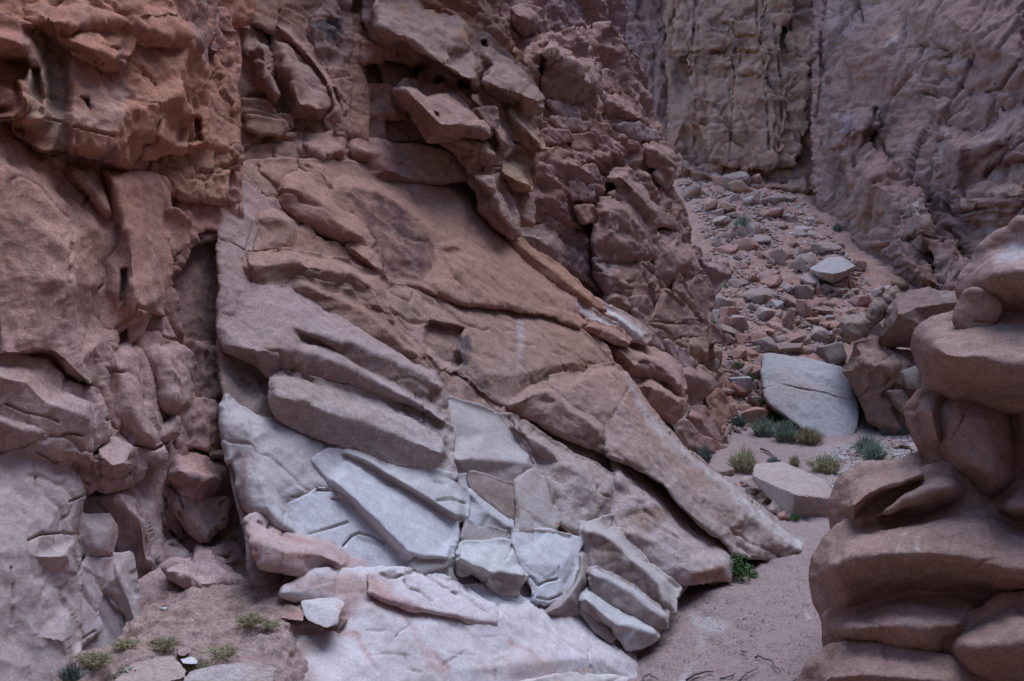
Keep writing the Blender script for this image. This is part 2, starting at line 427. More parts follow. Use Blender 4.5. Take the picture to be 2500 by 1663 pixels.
crack('h 40,660 100,590 150,570 230,590 310,640', 2.2, .05)
crack('h 210,850 270,840 350,880 510,835', 2.2, .05)
crack('h 390,1270 420,1230 490,1190 440,1120', 2.0, .02)
crack('h 1700,1490 1690,1400 1680,1360', 2, .03)
crack('h 1130,750 1160,700 1170,650', 1.8, .03)
crack('h 650,225 720,245', 2, .04); crack('h 660,350 760,345 860,375', 2, .04)

crack('h 460,1400 480,1480 560,1510', 2.0, .02); crack('h 190,1225 250,1232 310,1222', 1.6, .014); crack('h 740,1374 830,1388 930,1395', 1.6, .014)
crack('h 200,1398 330,1386 480,1392', 1.6, .012)
crack('d 1470,95 1560,140 1655,195 1880,182', 2.6, .05)
crack('d 1700,0 1660,120 1655,250 1690,390', 2.0, .04)
crack('d 2050,310 1980,360 1920,410', 2.0, .04)
crack('d 1490,595 1540,615 1585,620 1610,470 1640,465', 1.8, .03)
crack('d 1620,650 1700,720 1760,790', 1.6, .025)
crack('d 1640,1040 1720,1120 1750,1170', 1.8, .03)
crack('d 2300,740 2280,830', 1.8, .03)
crack('e 1950,1100 1920,1170 1850,1280', 1.6, .02)

crack('e 360,460 420,490 490,530 500,470', 2, .03); crack('e 350,560 400,620 470,720', 2, .04)
crack('e 500,580 560,630', 2, .03); crack('e 420,760 560,880 640,990', 2.2, .05); crack('e 480,740 600,880 680,1000', 2, .05)
crack('e 860,1000 960,1100 1100,1230', 2, .05); crack('e 800,990 940,1120 1080,1280', 2.2, .04)
crack('e 1150,1300 1260,1450 1340,1560', 2, .04)
crack('g 1960,325 2030,325 2080,310', 2, .03); crack('g 2130,285 2250,290 2338,345', 2.6, .05)
crack('g 2070,580 2200,540 2338,500', 2, .04); crack('g 2230,345 2290,345 2338,400', 2.4, .04)
crack('g 1740,495 1850,565 1980,605', 3, .06); crack('g 1900,580 1910,430', 1.6, .02)

crack('h 1750,260 1760,300 1830,330', 2.4, .06)
# big reddish-brown varnish and stains on the outcrop
stain_shade('b 120,1260 280,1300 420,1390 500,1480 560,1540; e 600,60 640,160 630,300 560,400 400,370 310,340 290,250 250,100 180,0; b 60,1300', (0.135, 0.062, 0.052), .85, 9)
stain_shade('e 790,770 880,740 900,850 880,960 830,965 800,920 795,850', (0.075, 0.06, 0.065), .9, 10)
stain_shade('e 600,660 780,680 820,790 790,830 680,760', (0.15, 0.09, 0.075), .6, 14)
stain_shade('e 1205,590 1245,590 1240,800 1225,980 1210,980', (0.40, 0.34, 0.33), .45, 14)
stain_shade('e 960,200 1080,195 1150,260 1100,310 980,280', (0.30, 0.15, 0.10), .6, 18)
stain_shade('e 1400,760 1560,740 1750,900 1650,990 1530,990', (0.28, 0.15, 0.11), .55, 20)
stain_shade('d 1800,20 1950,0 1990,170 1890,170', (0.27, 0.14, 0.09), .6, 18)
stain_shade('d 1700,310 2000,300 1900,410 1720,380', (0.25, 0.13, 0.085), .6, 16)
stain_shade('h 876,175 960,180 1060,225 1195,275 1225,480 1150,465 1050,390 950,320 890,250', (0.21, 0.145, 0.12), .8, 8)
stain_shade('h 1380,170 1470,280 1490,330 1440,400 1410,300', (0.22, 0.15, 0.125), .7, 8)
stain_shade('h 1440,500 1500,500 1620,570 1590,600 1480,560', (0.28, 0.17, 0.13), .7, 8)
stain_shade('h 1880,450 2050,390 2280,400 2150,540 2000,610 1930,600', (0.26, 0.165, 0.13), .7, 16)
stain_shade('i 100,840 330,790 350,880 280,880 110,910', (0.32, 0.17, 0.12), .7, 12)
stain_shade('i 780,600 880,640 920,690 850,745 830,690', (0.60, 0.55, 0.53), .8, 8)
stain_shade('e 780,550 900,560 1000,600 900,640', (0.30, 0.19, 0.15), .4, 20)
stain_shade('e 1790,560 2000,680 2100,750 2000,780 1850,640', (0.58, 0.53, 0.51), .8, 8)
stain_shade('e 1600,530 1860,690 1700,650', (0.52, 0.48, 0.46), .7, 10)
# red veining of the water-washed apron
RV = (0.40, 0.20, 0.18)
for q in ('h 0,1260 130,1250 190,1380 270,1490', 'h 400,1090 480,1180 540,1290 640,1380 740,1470', 'h 220,870 300,1000 420,1100', 'h 350,1040 500,1080 700,1130 1000,1180',
          'h 1290,1360 1400,1470 1480,1568', 'h 470,1420 520,1480 700,1500', 'h 0,960 120,1000 340,1040', 'h 1160,1310 1290,1360', 'h 540,1290 420,1330', 'h 300,980 480,1050'):
    vein(q, RV, 8, .7)
stain_shade('h 100,1010 420,1060 480,1150 430,1110 200,1090', (0.42, 0.23, 0.21), .5, 30)
stain_shade('h 520,1290 720,1440 760,1520 600,1480', (0.40, 0.24, 0.22), .6, 26)
stain_shade('g 1700,850 2338,850; h 0,830 360,900 380,1040 100,1060 0,1050; g 2300,1010 2000,960', (0.42, 0.24, 0.21), .55, 26)
stain_shade('h 0,940 160,940 250,985 0,985', (0.28, 0.15, 0.13), .7, 10)
stain_shade('h 0,1080 80,1000 90,1130 30,1180', (0.33, 0.2, 0.18), .6, 12)
stain_shade('g 1640,520 1780,520 2000,620 2200,640 2300,760 2000,800 1700,700', (0.44, 0.29, 0.27), .6, 26)
for q in ('g 1650,60 1640,400 1700,650 1740,760', 'g 1840,760 2100,720 2338,760', 'g 1900,590 2100,640 2200,640 2338,760'):
    vein(q, (0.36, 0.18, 0.15), 8, .7)
stain_shade('g 1700,1180 2050,1180 2230,1290 2080,1420 2180,1680 1700,1680', (.30, .205, .185), .75, 60)
stain_shade('g 2250,1050 2338,1000; h 150,1000 130,1130 0,1180', (.42, .25, .23), .5, 40)
stain_shade('h 900,1420 1300,1330 1500,1420 1350,1560 1000,1560', (.46, .33, .31), .45, 50)
# left cliff
crack('a 480,845 600,870 680,890 770,905', 2.6, .06); crack('a 830,650 1080,690 1080,760', 2, .03); crack('a 900,470 1010,510 1050,570', 2.4, .05)
crack('a 470,335 590,370 690,430', 3, .07); crack('a 690,290 800,330', 2, .03); crack('a 300,650 480,680', 1.8, .03)
crack('a 290,790 480,830', 1.8, .03); crack('a 930,285 1200,310', 1.8, .03); crack('a 600,20 850,100 920,180', 3, .08)
crack('a 60,1070 80,1110', 2, .04); crack('a 560,1380 590,1320 420,1150', 2.6, .05); crack('a 540,1440 440,1300', 2.2, .04)
crack('d 500,60 480,200 470,420 440,640', 2, .04); crack('d 660,440 690,410', 3, .06)
crack('d 640,880 750,1000', 2, .03)
crack('d 40,1210 180,1270 330,1300 390,1330', 3, .07); crack('d -40,1560 100,1510 180,1495', 2.2, .05)
crack('d 720,1310 830,1420 900,1480 1040,1520 1130,1470', 3.4, .08); crack('d 420,1415 480,1410 560,1420', 2.4, .05)

crack('d 740,990 840,995', 2.4, .05); crack('d 820,800 930,770', 2.4, .05)
crack('g 250,30 380,100', 3, .06); crack('g 540,210 600,240', 3, .06); crack('g 470,365 570,325', 2.6, .05)
crack('g 640,100 660,190 740,240 860,200 890,150', 3.2, .08); crack('g 660,80 740,130 755,220', 2, .04)
crack('g 230,100 245,250 260,400', 2, .03)
crack('g 680,960 740,990 840,1110 880,1240', 3.2, .08)
crack('g 530,740 600,725 740,725', 2, .03); crack('g 530,1300 640,1230', 2.2, .05)
crack('g 190,620 290,570', 4, .03); crack('g 80,800 90,1000 75,1190', 2, .03); crack('g 290,580 420,570 520,590', 2, .03)
for q in ('g 545,420 520,600 503,800', 'g 970,560 980,760 1000,950', 'g 930,1000 960,1180', 'g 780,470 750,680 700,830', 'g 1040,260 1060,420'):
    vein(q, (0.33, 0.16, 0.13), 7, .75)
for q in ('g 1115,240 1190,310 1230,400', 'g 1200,430 1250,560', 'g 1090,440 1130,650', 'g 1480,380 1590,290', 'g 1500,480 1630,520', 'g 1340,820 1290,720',
          'g 1150,650 1300,690', 'g 1440,710 1540,740', 'g 1100,320 1120,420', 'g 1560,600 1720,690'):
    crack(q, 3, .07)
stain_shade('a 540,640 600,660 610,730 580,720', VARN, .6, 8)
stain_shade('a 790,300 850,280 830,500 870,640 800,560', (0.17, 0.09, 0.085), .7, 18)
stain_shade('a 480,640 740,560 860,640 860,800 700,900 480,800', (0.42, 0.26, 0.21), .45, 26)
stain_shade('a 650,1050 780,1000 790,1120 680,1110', (0.16, 0.085, 0.07), .7, 12)
stain_shade('a 150,170 480,320 480,1060 330,1030 200,800', (0.30, 0.20, 0.14), .6, 24)
stain_shade('d 690,220 770,220 750,450 740,540 680,420', (0.22, 0.14, 0.13), .6, 16)
stain_shade('d 800,290 860,300 880,420 840,660 790,560', (0.14, 0.09, 0.08), .8, 12)
stain_shade('d 740,0 840,0 830,100 790,160 750,100', (0.18, 0.11, 0.10), .6, 14)
stain_shade('d 990,300 1060,200 1060,440 1080,640 1000,640', (0.36, 0.21, 0.17), .6, 18)
stain_shade('d 1180,260 1380,60 1440,120 1440,760 1300,800 1150,640', (0.22, 0.14, 0.125), .4, 24)  # alcove's shade deepened by a darker tone in the colour
stain_shade('d 1240,860 1330,850 1370,1050 1290,1060', (0.14, 0.08, 0.08), .6, 10)
stain_shade('d 1440,800 1520,860 1510,1120 1430,1050', (0.33, 0.2, 0.17), .5, 16)
stain_shade('d 440,980 640,960 690,1060 640,1130 540,1090', (0.22, 0.15, 0.11), .6, 14)
stain_shade('d 330,1180 640,1080 680,1300 600,1460 420,1400', (0.40, 0.27, 0.25), .6, 24)
stain_shade('a 1200,-40 1480,-40 1480,300 1400,420 1330,320', (0.21, 0.125, 0.12), .5, 24)
stain_shade('a 2100,150 2300,100 2280,280 2160,260', BLACK, .8, 18)
stain_shade('a 1740,610 1900,600 1910,680 1830,740', (0.33, 0.18, 0.12), .6, 16)
stain_shade('a 1840,240 1900,520 1850,530', (0.33, 0.17, 0.115), .5, 14)
stain_shade('a 2100,740 2250,700 2240,900 2180,860', (0.37, 0.21, 0.16), .6, 18)
# upper crag
stain_shade('b 800,170 880,200 915,250 910,300 830,260', (0.32, 0.15, 0.08), .8, 8)
stain_shade('b 400,20 500,40 430,100', (0.33, 0.16, 0.10), .7, 12)
stain_shade('b 560,140 700,160 640,190', (0.34, 0.18, 0.13), .6, 12)
stain_shade('b 740,660 790,680 740,790 700,770', (0.36, 0.2, 0.15), .6, 14)
stain_shade('b 1060,680 1150,700 1280,830 1370,980 1290,980 1170,880', (0.31, 0.2, 0.15), .5, 12)
stain_shade('b 1110,1030 1200,1060 1290,1110 1280,1190 1250,1230 1100,1160', (0.31, 0.19, 0.125), .7, 10)
crack('b 800,600 870,690 960,800 1030,890', 3.2, .07); crack('b 1170,760 1220,860 1290,960', 2.4, .05)
crack('b 890,1120 960,1150 1090,1150', 2.6, .05); crack('b 320,970 420,1090 510,1195', 2.6, .05); crack('b 170,640 320,740', 2, .04)
crack('b 70,950 60,1030 120,1100', 2.4, .05); crack('b 1040,400 1140,420 1250,520', 2, .04)
stain_shade('b 900,0 1130,0 1150,150 1100,330 960,240 910,150', (0.32, 0.17, 0.14), .5, 26)
stain_shade('b 480,0 680,0 700,120 560,80', (0.31, 0.15, 0.085), .7, 12)
pit('b 640,520 690,505 720,540 650,580', .3, 8); pit('b 800,540 850,515 895,540 890,595 810,600', .4, 8)
pit('b 640,740 680,760 690,800 660,790', .15, 8); pit('b 955,270 1000,265 1010,330 960,310', .25, 8)
pit('b 500,430 600,400 640,470 520,480', .2, 14)
# niche in the middle of the outcrop
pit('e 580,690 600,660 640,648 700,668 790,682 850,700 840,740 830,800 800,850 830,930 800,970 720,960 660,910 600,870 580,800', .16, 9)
# left cliff hollows
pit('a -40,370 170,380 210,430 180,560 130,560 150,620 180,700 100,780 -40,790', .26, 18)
pit('a 200,440 270,450 300,640 300,780 230,780 200,640', .18, 14)
pit('a 150,180 240,170 470,330 485,700 480,900 470,1060 330,1040 170,960 60,840 300,800 290,480', .22, 26)
pit('a 535,640 600,660 615,740 580,720', .12, 10)
pit('a 1185,800 1220,770 1300,770 1350,800 1365,950 1290,975 1180,970', .22, 14)
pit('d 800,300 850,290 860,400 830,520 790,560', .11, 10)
pit('g 1090,480 1150,550 1200,600 1130,640 1100,580', .12, 10)
# far cliffs
for q in ('c 400,400 385,560 375,800 360,1080', 'c 545,0 550,160 570,320', 'c 590,400 610,700 630,1000', 'c 660,160 680,330 715,560 710,800 690,1000', 'c 135,0 110,300 100,500',
          'c 1000,0 970,300 990,480', 'c 420,505 570,520', 'c 110,350 300,350 560,350', 'c 760,0 770,200', 'c 320,160 390,160 400,250 530,240'):
    crack(q, 3.6, .28)
for q in ('c 1680,280 1580,490 1450,640', 'c 1340,730 1330,850 1270,940', 'c 1380,950 1400,1060', 'c 1280,1400 1270,1568', 'c 1850,1320 2140,1310', 'c 1800,1360 1850,1440 2080,1410',
          'c 2000,370 1900,600 1760,830', 'c 2300,420 2170,600 2080,620', 'c 1800,1530; f 1830,40 1900,110', 'c 1760,940 1850,920', 'c 2130,1120 2080,1180', 'c 1110,50 1110,100', 'c 1240,50 1250,140',
          'c 1210,1010 1190,1120', 'c 1640,540 1760,560', 'c 1660,620 1740,640', 'c 1570,310 1660,300 1830,330', 'c 1930,590 1900,570'):
    crack(q, 4.5, .30)
stain_shade('c 960,0 1500,0 1300,150 1080,300 1010,500 970,400', (0.21, 0.14, 0.135), .6, 40)
stain_shade('c 980,400 1040,560 1050,900 1010,1000 985,700', (0.16, 0.10, 0.10), .6, 24)
stain_shade('c 1080,750 1200,780 1180,900 1100,900', (0.19, 0.15, 0.165), .6, 30)
stain_shade('c 1560,1340 1700,1400 1650,1500', (0.42, 0.33, 0.32), .6, 24)
stain_shade('c 1450,180 1500,220 1480,280 1410,240', (0.36, 0.21, 0.15), .7, 14)
stain_shade('c 300,240 380,260 360,310 300,300', (0.33, 0.17, 0.11), .7, 10)
#stain('c 400,370 570,390 590,620 600,700 400,720', (0.30, 0.215, 0.155), .6, 24)
stain_shade('c 1840,300 2000,260 1900,500 1800,480', (0.36, 0.22, 0.18), .5, 40)
# spur and red slope
for q in ('e 2140,620 2090,680 2200,720 2338,850', 'e 2200,440 2140,600', 'e 2080,660 2338,680', 'e 2050,270 2120,340 2160,500', 'e 1740,250 1880,265 2020,260', 'e 1880,430 1980,440 1960,520',
          'f 0,450 160,640 210,690', 'f 0,670 100,640 190,650', 'f 0,780 60,760 190,770', 'f 60,0 200,350', 'f 60,770 60,660', 'e 2190,440 2300,400', 'e 1340,70 1340,180', 'e 2330,560 2200,450'):
    crack(q, 2.6, .08)
stain_shade('e 1500,130 1700,30 1730,250 1760,420 1640,300 1500,230', (0.17, 0.095, 0.10), .7, 24)
stain_shade('e 1720,250 1860,280 1850,420 1800,440', (0.27, 0.21, 0.21), .6, 16)
stain_shade('e 1880,280 2040,260 2020,440 1840,450', (0.36, 0.21, 0.14), .6, 18)
stain_shade('f 60,430 200,640 190,900 60,780 -40,600', (0.29, 0.19, 0.15), .4, 18)
# right foreground outcrop
crack('i 1100,975 1200,940 1290,930 1380,875', 2.2, .025); crack('i 2020,810 2060,760 2170,735', 2, .025); crack('i 2180,910 2250,860 2338,850', 1.8, .02)
crack('i 1650,310 1690,400', 1.6, .015); crack('i 1390,540 1480,530', 3, .03); crack('i 1950,415 2030,400', 3, .03); crack('i 2100,450 2240,500', 3, .04)
crack('f 2010,660 2100,665 2160,655', 2.6, .03); crack('f 1950,1280 1890,1380 1840,1450', 2, .03); crack('i 1280,290 1290,420', 1.6, .015)
crack('i 1550,1040 1530,1130', 2, .02); crack('i 1870,1190 1910,1210', 2, .02); crack('i 2140,690 2170,600', 1.4, .012)
stain_shade('i 1470,740 1490,620 1560,520 1590,530 1520,620', (0.40, 0.29, 0.24), .5, 10)
stain_shade('i 1600,720 1610,600 1640,590 1640,690', (0.42, 0.31, 0.26), .6, 8)
stain_shade('f 2230,870 2280,860 2260,950 2230,950', (0.20, 0.13, 0.12), .6, 10)
stain_shade('f 2250,120 2400,60 2400,260 2150,250', (0.40, 0.36, 0.36), .6, 30)
crack('f 580,1110 680,1080 800,1100 1000,1140 1150,1190', 2.4, .05); crack('f 860,960 920,990', 2, .04); crack('f 930,1000 1080,1120 1180,1180', 2, .04); crack('f 1060,1240 1120,1280', 2.4, .04)
stain_shade('f 560,880 760,880 860,980 740,1080 600,1100', (0.34, 0.30, 0.29), .6, 26)
stain_shade('i 300,205 500,355 700,515 880,645 925,690 850,750 790,680 640,565 450,425', (.47, .42, .41), .6, 14)  # lit upper edge of the slab's toe, painted paler
stain_shade('e 1940,1005 2000,1120 2100,1270 2240,1430 2338,1525; i 100,45 300,205 280,240 100,120; e 2200,1500 2060,1300 1960,1120', (.42, .36, .35), .5, 12)  # same lit edge carried on up the slab in the colour
# rusty or browner stone on single faces, their shade partly put into the colour
stain_shade('h 1650,580 1740,575 1850,640 1950,740 2080,850 2150,925 2185,1050 2150,1062 2000,932 1850,852 1720,792 1690,690', (.21, .135, .11), .7, 8)
stain_shade('h 1700,855 1820,900 1970,985 2090,1085 2195,1145 2205,1200 2170,1215 2100,1190 1960,1110 1820,1030 1710,950', (.26, .195, .175), .65, 8)
stain_shade('h 1650,1020 1720,1065 1790,1185 1690,1130', (.31, .2, .17), .65, 8)
stain_shade('h 1010,850 1100,832 1190,848 1255,862 1220,940 1130,966 1060,950', (.27, .21, .19), .65, 6)
stain_shade('d 2030,745 2140,765 2269,822; e 30,800 270,897 560,1022 700,1110 742,1280 560,1190 300,1047 70,932 0,880; d 2140,805', (.26, .165, .13), .55, 10)
stain_shade('d 1660,300 1950,282 2269,345; e 100,345 200,420 265,500 300,580 170,538 0,442; d 1960,415 1800,397 1690,387', (.27, .165, .125), .5, 12)
stain_shade('h 1650,615 1690,700 1715,800 1705,950 1645,980 1640,1105 1560,1112 1440,1152 1370,1100 1450,1020 1570,900 1615,800', (.27, .205, .185), .6, 12)
# ---------------------------------------------------------------- the rock formations
cliff = empty('cliff', (-2.6, 6.0, -2.0), 'tall reddish rock face with a dark vertical cleft and an overhanging upper bulge', 'cliff', 'structure')
outcrop = empty('rock_outcrop', (0.6, 8.0, -2.6), 'big outcrop of pale and brown slabs dipping down to the sandy wash', 'rock outcrop')
crag = empty('crag', (0.2, 10.5, 1.2), 'jagged overhanging crag of brown blocks jutting out above the dipping slabs', 'crag')
spur = empty('rock_spur', (2.6, 16.5, -3.0), 'broken reddish rock spur coming down behind the slabs to the rubble slope', 'rock spur')
backcliff = empty('cliff', (6, 30, 2), 'far canyon wall with a tan squared buttress above the rubble slope', 'cliff', 'structure')
backcliff.name = 'cliff.001'
stack = empty('rock_outcrop', (3.2, 7.0, -3.0), 'rounded weathered brown rock bulges stacked along the right edge in the foreground', 'rock outcrop')
ledge = empty('rock_ledge', (7.0, 18.0, -3.2), 'low block of purplish brown rock half hidden behind the rounded stack', 'rock ledge')

RM = [(-2.3, (.47, .43, .44)), (-1.5, (.42, .365, .36)), (-.8, (.33, .25, .225)), (0, (.325, .192, .15)), (1.2, (.345, .175, .12))]
RL = [(-2.0, (.40, .325, .315)), (-1.0, (.38, .265, .235)), (.2, (.385, .20, .145)), (1.0, (.40, .172, .105))]
group('M', [(1520, 1663, 7.5), (1960, 1350, 10.75), (900, 440, 10.0)], outcrop, TAN, M_TAN, sat=1.6, k=.85, region=RM, blend=.55, ry=.55, along=[(600, 700), (1500, 1250)], ck=.03, rel=.58, stretch=3.0, bed=.014, bedf=4.0, laydir=(.35, -.45, .82))
group('W', [(1520, 1663, 7.5), (1960, 1350, 10.75), (900, 440, 10.0)], outcrop, PALE, M_PALE, region=RM, blend=.3, ry=.3, amp=.022, sm=1, r=.011, along=[(600, 700), (1500, 1250)], ck=.02, rel=.55, stretch=2.5, bed=.01, bedf=4.0, laydir=(.35, -.45, .82))
group('A', [(700, 1400, 6.1), (1000, 1663, 5.9), (1520, 1663, 7.5)], outcrop, PALE, M_PALE, amp=.035, ck=.022, r=.02)
group('L', [(100, 1560, 5.3), (450, 1380, 6.2), (300, 300, 7.3)], cliff, PINK, M_RED, amp=.045, gain=.5, r=.05, name='rock_face', out=.07, vert=.03, sat=1.7, k=1.05, region=RL, blend=.6, ck=.03, rel=.8, along=(0, 0, 1), stretch=2.2, bed=.02, bedf=2.5, laydir=(.8, .5, .3))
group('U', [(560, 350, 9.3), (560, 0, 10.2), (1300, 250, 12.2)], crag, (.345, .198, .148), M_TAN, amp=.08, r=.05, t=.8, name='rock_block', out=.05, sat=1.6, k=.95, blend=.5, vert=.02, ck=.035, ckf=.9, bed=.03, bedf=2.0, laydir=(.3, .1, .95))
group('S', [(1500, 1000, 14.5), (1700, 1080, 16.5), (1500, 300, 17.0)], spur, (.29, .17, .138), M_SPUR, amp=.07, r=.10, t=1.0, name='rock_block', out=.06, sat=1.35, blend=.5, ck=.03, ckf=.6, bed=.05, bedf=1.4, laydir=(.25, .1, .95))
group('B', [(1650, 430, 31.0), (2050, 430, 31.0), (1800, 0, 34.0)], backcliff, BROWN, M_FAR, hue=np.array([1.0,.86,.82]), k=.88, blend=.3, amp=.09, freq=.4, warp=.12, sat=1.2, bed=.13, bedf=1.2, laydir=(.1, .1, .98), r=.12, t=2.0, name='rock_face', sp=3.0, wob=4, along=(0, 0, 1), stretch=2.4, ck=.15, ckf=.55, out=.1)
group('Q', [(2050, 430, 28.0), (2250, 760, 24.0), (2480, 100, 26.0)], backcliff, BROWN, M_FAR, amp=.09, freq=.4, warp=.12, sat=1.35, hue=np.array([1.0, .93, .88]), k=.88, blend=.4, bed=.13, bedf=1.2, r=.3, t=2.0, name='rock_face', sp=3.0, wob=4, along=(.5, .1, .82), stretch=3.0, ck=.15, ckf=.55, out=.1)
group('Z', [(2000, 1600, 6.6), (2500, 1600, 6.2), (2450, 600, 7.2)], stack, (0.25, 0.165, 0.138), M_ROUND, amp=.055, freq=1.2, out=.10, sat=1.3, k=1.15, blend=.5, ck=.012, ckf=.6, rel=.85, r=.1, t=1.0, name='rock_lobe', wob=.7)
group('E', [(2150, 1060, 17.5), (2300, 1060, 17.6), (2200, 720, 18.4)], ledge, BROWN, M_FAR, hue=np.array([1.0, 1.02, .88]), k=.85, amp=.15, freq=.7, r=.25, t=2.0, name='rock_block', sat=1.12)

# --- main outcrop: solid core behind the slabs
piece('M', 'a 1480,1080 2338,1100; b 890,1215 1040,1500; e 1200,200 1600,540 1900,1000 2338,1540; i 500,360 880,650 850,740 370,700 360,880 100,905; h 2200,1100 2100,1500 1500,1640 0,1640; g 1700,900 1560,200; d 1480,800', h=-.13, amp=.06, col=(.28,.2,.17), t=.8, name='rock_core', sp_=4)
# upper left laminae and faces
piece('M', 'a 1475,1080 1585,1085 1650,1200 1760,1310 1860,1385 1720,1425; d 1690,20 1650,196 1470,100', h=.0, col=LILAC)
piece('M', 'a 1720,1425 1860,1385 1990,1480; d 2000,60 1990,180 1880,182 1657,194 1692,20', (.22, 'a 1760,1440 1850,1430 1940,1500; d 1960,60'), h=.02, col=TAN, r=.12)
piece('M', 'a 1590,1085 1640,1085 1750,1160 1850,1240 1865,1290 1875,1385 1760,1305 1655,1195', h=.02, col=(.25, .19, .165), r=.08)
piece('M', 'a 1740,1085 1990,1090 1985,1160 1910,1180 1865,1240 1750,1150', h=.12, r=.1)
piece('M', 'a 1870,1260 1900,1185 1990,1160 2090,1200 2210,1330 2330,1460; e 60,-60 140,10 200,100 248,150 225,170 120,135 0,110; d 2150,50 2060,0; a 1990,1470 1900,1390', (.48, 'a 1930,1270 2010,1240 2120,1330 2250,1470; e 50,0 140,80'), h=.12, col=PINK, r=.12)
piece('M', 'a 1995,1095 2110,1140 2230,1270; b 0,1400 80,1500 160,1568; e 190,40 260,160 295,300 230,130 140,5 60,-65; a 2330,1455 2210,1325 2090,1195', h=.0, lay=.03)
piece('M', 'd 2000,60 2060,20 2110,110 2269,150; e 50,190 90,195 200,280 300,350 170,330 60,262 0,240; d 2140,215 1990,185', h=.0, col=BROWN)
piece('M', 'e 70,150 100,135 180,180 245,160 285,290 295,330 200,280 90,190', (.3, 'e 110,160 200,240 270,300'), h=.1, r=.04)
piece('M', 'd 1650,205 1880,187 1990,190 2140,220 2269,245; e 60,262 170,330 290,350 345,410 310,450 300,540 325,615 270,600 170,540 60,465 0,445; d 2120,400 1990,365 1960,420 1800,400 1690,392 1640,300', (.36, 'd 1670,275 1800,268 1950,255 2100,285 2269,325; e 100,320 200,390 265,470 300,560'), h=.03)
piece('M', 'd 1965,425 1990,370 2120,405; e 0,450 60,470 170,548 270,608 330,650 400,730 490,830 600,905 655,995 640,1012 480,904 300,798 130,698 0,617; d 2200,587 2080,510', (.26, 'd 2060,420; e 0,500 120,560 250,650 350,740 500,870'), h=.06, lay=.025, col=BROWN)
# long pale slab with its two brown ledges
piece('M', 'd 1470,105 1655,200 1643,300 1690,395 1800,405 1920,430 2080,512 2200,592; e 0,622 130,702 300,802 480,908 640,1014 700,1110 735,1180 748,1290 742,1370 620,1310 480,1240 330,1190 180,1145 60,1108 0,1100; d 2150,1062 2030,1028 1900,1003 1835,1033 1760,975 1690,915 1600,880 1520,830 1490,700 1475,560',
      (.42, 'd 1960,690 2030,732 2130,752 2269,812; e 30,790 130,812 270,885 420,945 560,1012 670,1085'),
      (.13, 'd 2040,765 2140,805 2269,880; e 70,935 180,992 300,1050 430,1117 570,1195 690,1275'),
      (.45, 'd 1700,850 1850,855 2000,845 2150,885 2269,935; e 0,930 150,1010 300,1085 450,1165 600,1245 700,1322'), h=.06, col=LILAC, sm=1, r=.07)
piece('M', 'd 1830,1040 1900,1008 2030,1033 2150,1067; e 0,1105 60,1115 180,1150 330,1196 480,1247 620,1318 742,1377 752,1450; h 745,60 760,130 790,212 640,166 480,121 250,56 60,2; d 2269,1475 2100,1402 1980,1347 1880,1292 1822,1200',
      (.52, 'd 1855,1160 1940,1175 2050,1190 2150,1240; e 0,1290 150,1330 300,1385 450,1435 560,1470 690,1535'), h=.1, col=(.37, .31, .28), sm=1)
piece('M', 'd 1515,840 1600,880 1690,918 1760,978 1830,1040 1825,1200 1880,1292 1980,1350 1850,1335 1720,1312 1600,1232 1520,1165 1505,1000', h=-.2, col=(.30, .27, .265), amp=.025)
# upper big slab
piece('M', 'a 2000,1100,-.1 2200,1150,-.1; b 0,1190,-.1 150,1205,-.1 330,1215,-.1 560,1210,-.1 800,1213,-.1 890,1218,-.1 900,1290 960,1400 1040,1500; e 1075,60 1140,95 1200,180,.1 1320,280,.1 1450,400,.1 1600,520,.1 1620,620,.15 1670,680,.15 1630,697,.25 1560,662,.3 1400,602,.36 1280,577,.4 1200,574,.42 1040,547,.42 880,542,.38 690,472,.3 620,442,.2 520,427,.15 350,407 300,345 290,260 240,120 150,0; b 130,1480 60,1360; a 2330,1420 2210,1320 2090,1195',
      (.26, 'b 40,1225 250,1280 410,1370 510,1450 570,1525; e 530,0 650,75 780,120'),
      (.15, 'b 120,1290 300,1360 430,1460; e 440,20 560,110 650,165 740,200'), (.14, 'e 330,250 480,310 620,290'),
      (.5, 'e 780,130 870,200 960,290 1100,380 1190,450 1215,545'),
      (.3, 'e 860,90 980,170 1100,260 1250,370 1400,480'), h=.02, sm=2, r=.08)
piece('M', 'e 1140,90 1200,80 1340,200 1480,280 1570,350 1640,440 1700,490 1790,580 1700,560 1600,500 1450,390 1320,280 1200,190', (.42, 'e 1180,110 1330,230 1470,320 1580,420 1690,520'), h=.12, col=(.29, .18, .125), r=.05)
# middle slab with the niche
piece('M', 'e 345,415 520,430 640,450 880,550 1040,550 1200,580 1285,582 1400,610 1560,670 1640,727 1750,840 1850,935 1700,960 1670,1000 1520,1012 1400,1042 1290,1112 1180,1187 1140,1227 1030,1147 920,1052 800,982 690,987 640,932 600,892 560,812 480,762 400,702 330,602 315,482',
      (.16, 'e 420,480 640,560 860,620 1100,660 1300,660 1500,720 1650,810'), (.3, 'e 1000,1000 1200,1020 1400,960 1600,930'), (.22, 'e 640,800 900,880 1150,900'), h=.02, col=(.33, .245, .205), amp=.035)
piece('M', 'e 325,600 400,705 480,768 560,818 600,897 660,990 640,1000 600,905 490,828 400,728 330,648', h=.04, lay=.03)
piece('M', 'e 655,1000 690,990 800,986 920,1057 1030,1152 1140,1232 1250,1320 1100,1302 960,1243 740,1175 700,1090', h=-.02, lay=.05, col=BROWN, r=.03)
piece('M', 'e 1150,1222 1200,1170 1290,1112 1400,1080 1500,1140 1600,1230 1700,1290 1790,1370 1800,1480 1815,1535 1700,1490 1550,1440 1440,1390 1350,1320 1250,1270', (.6, 'e 1220,1190 1300,1140 1400,1120 1500,1190 1640,1300 1750,1390'), h=.18, col=(.3, .2, .16), r=.08, amp=.06)
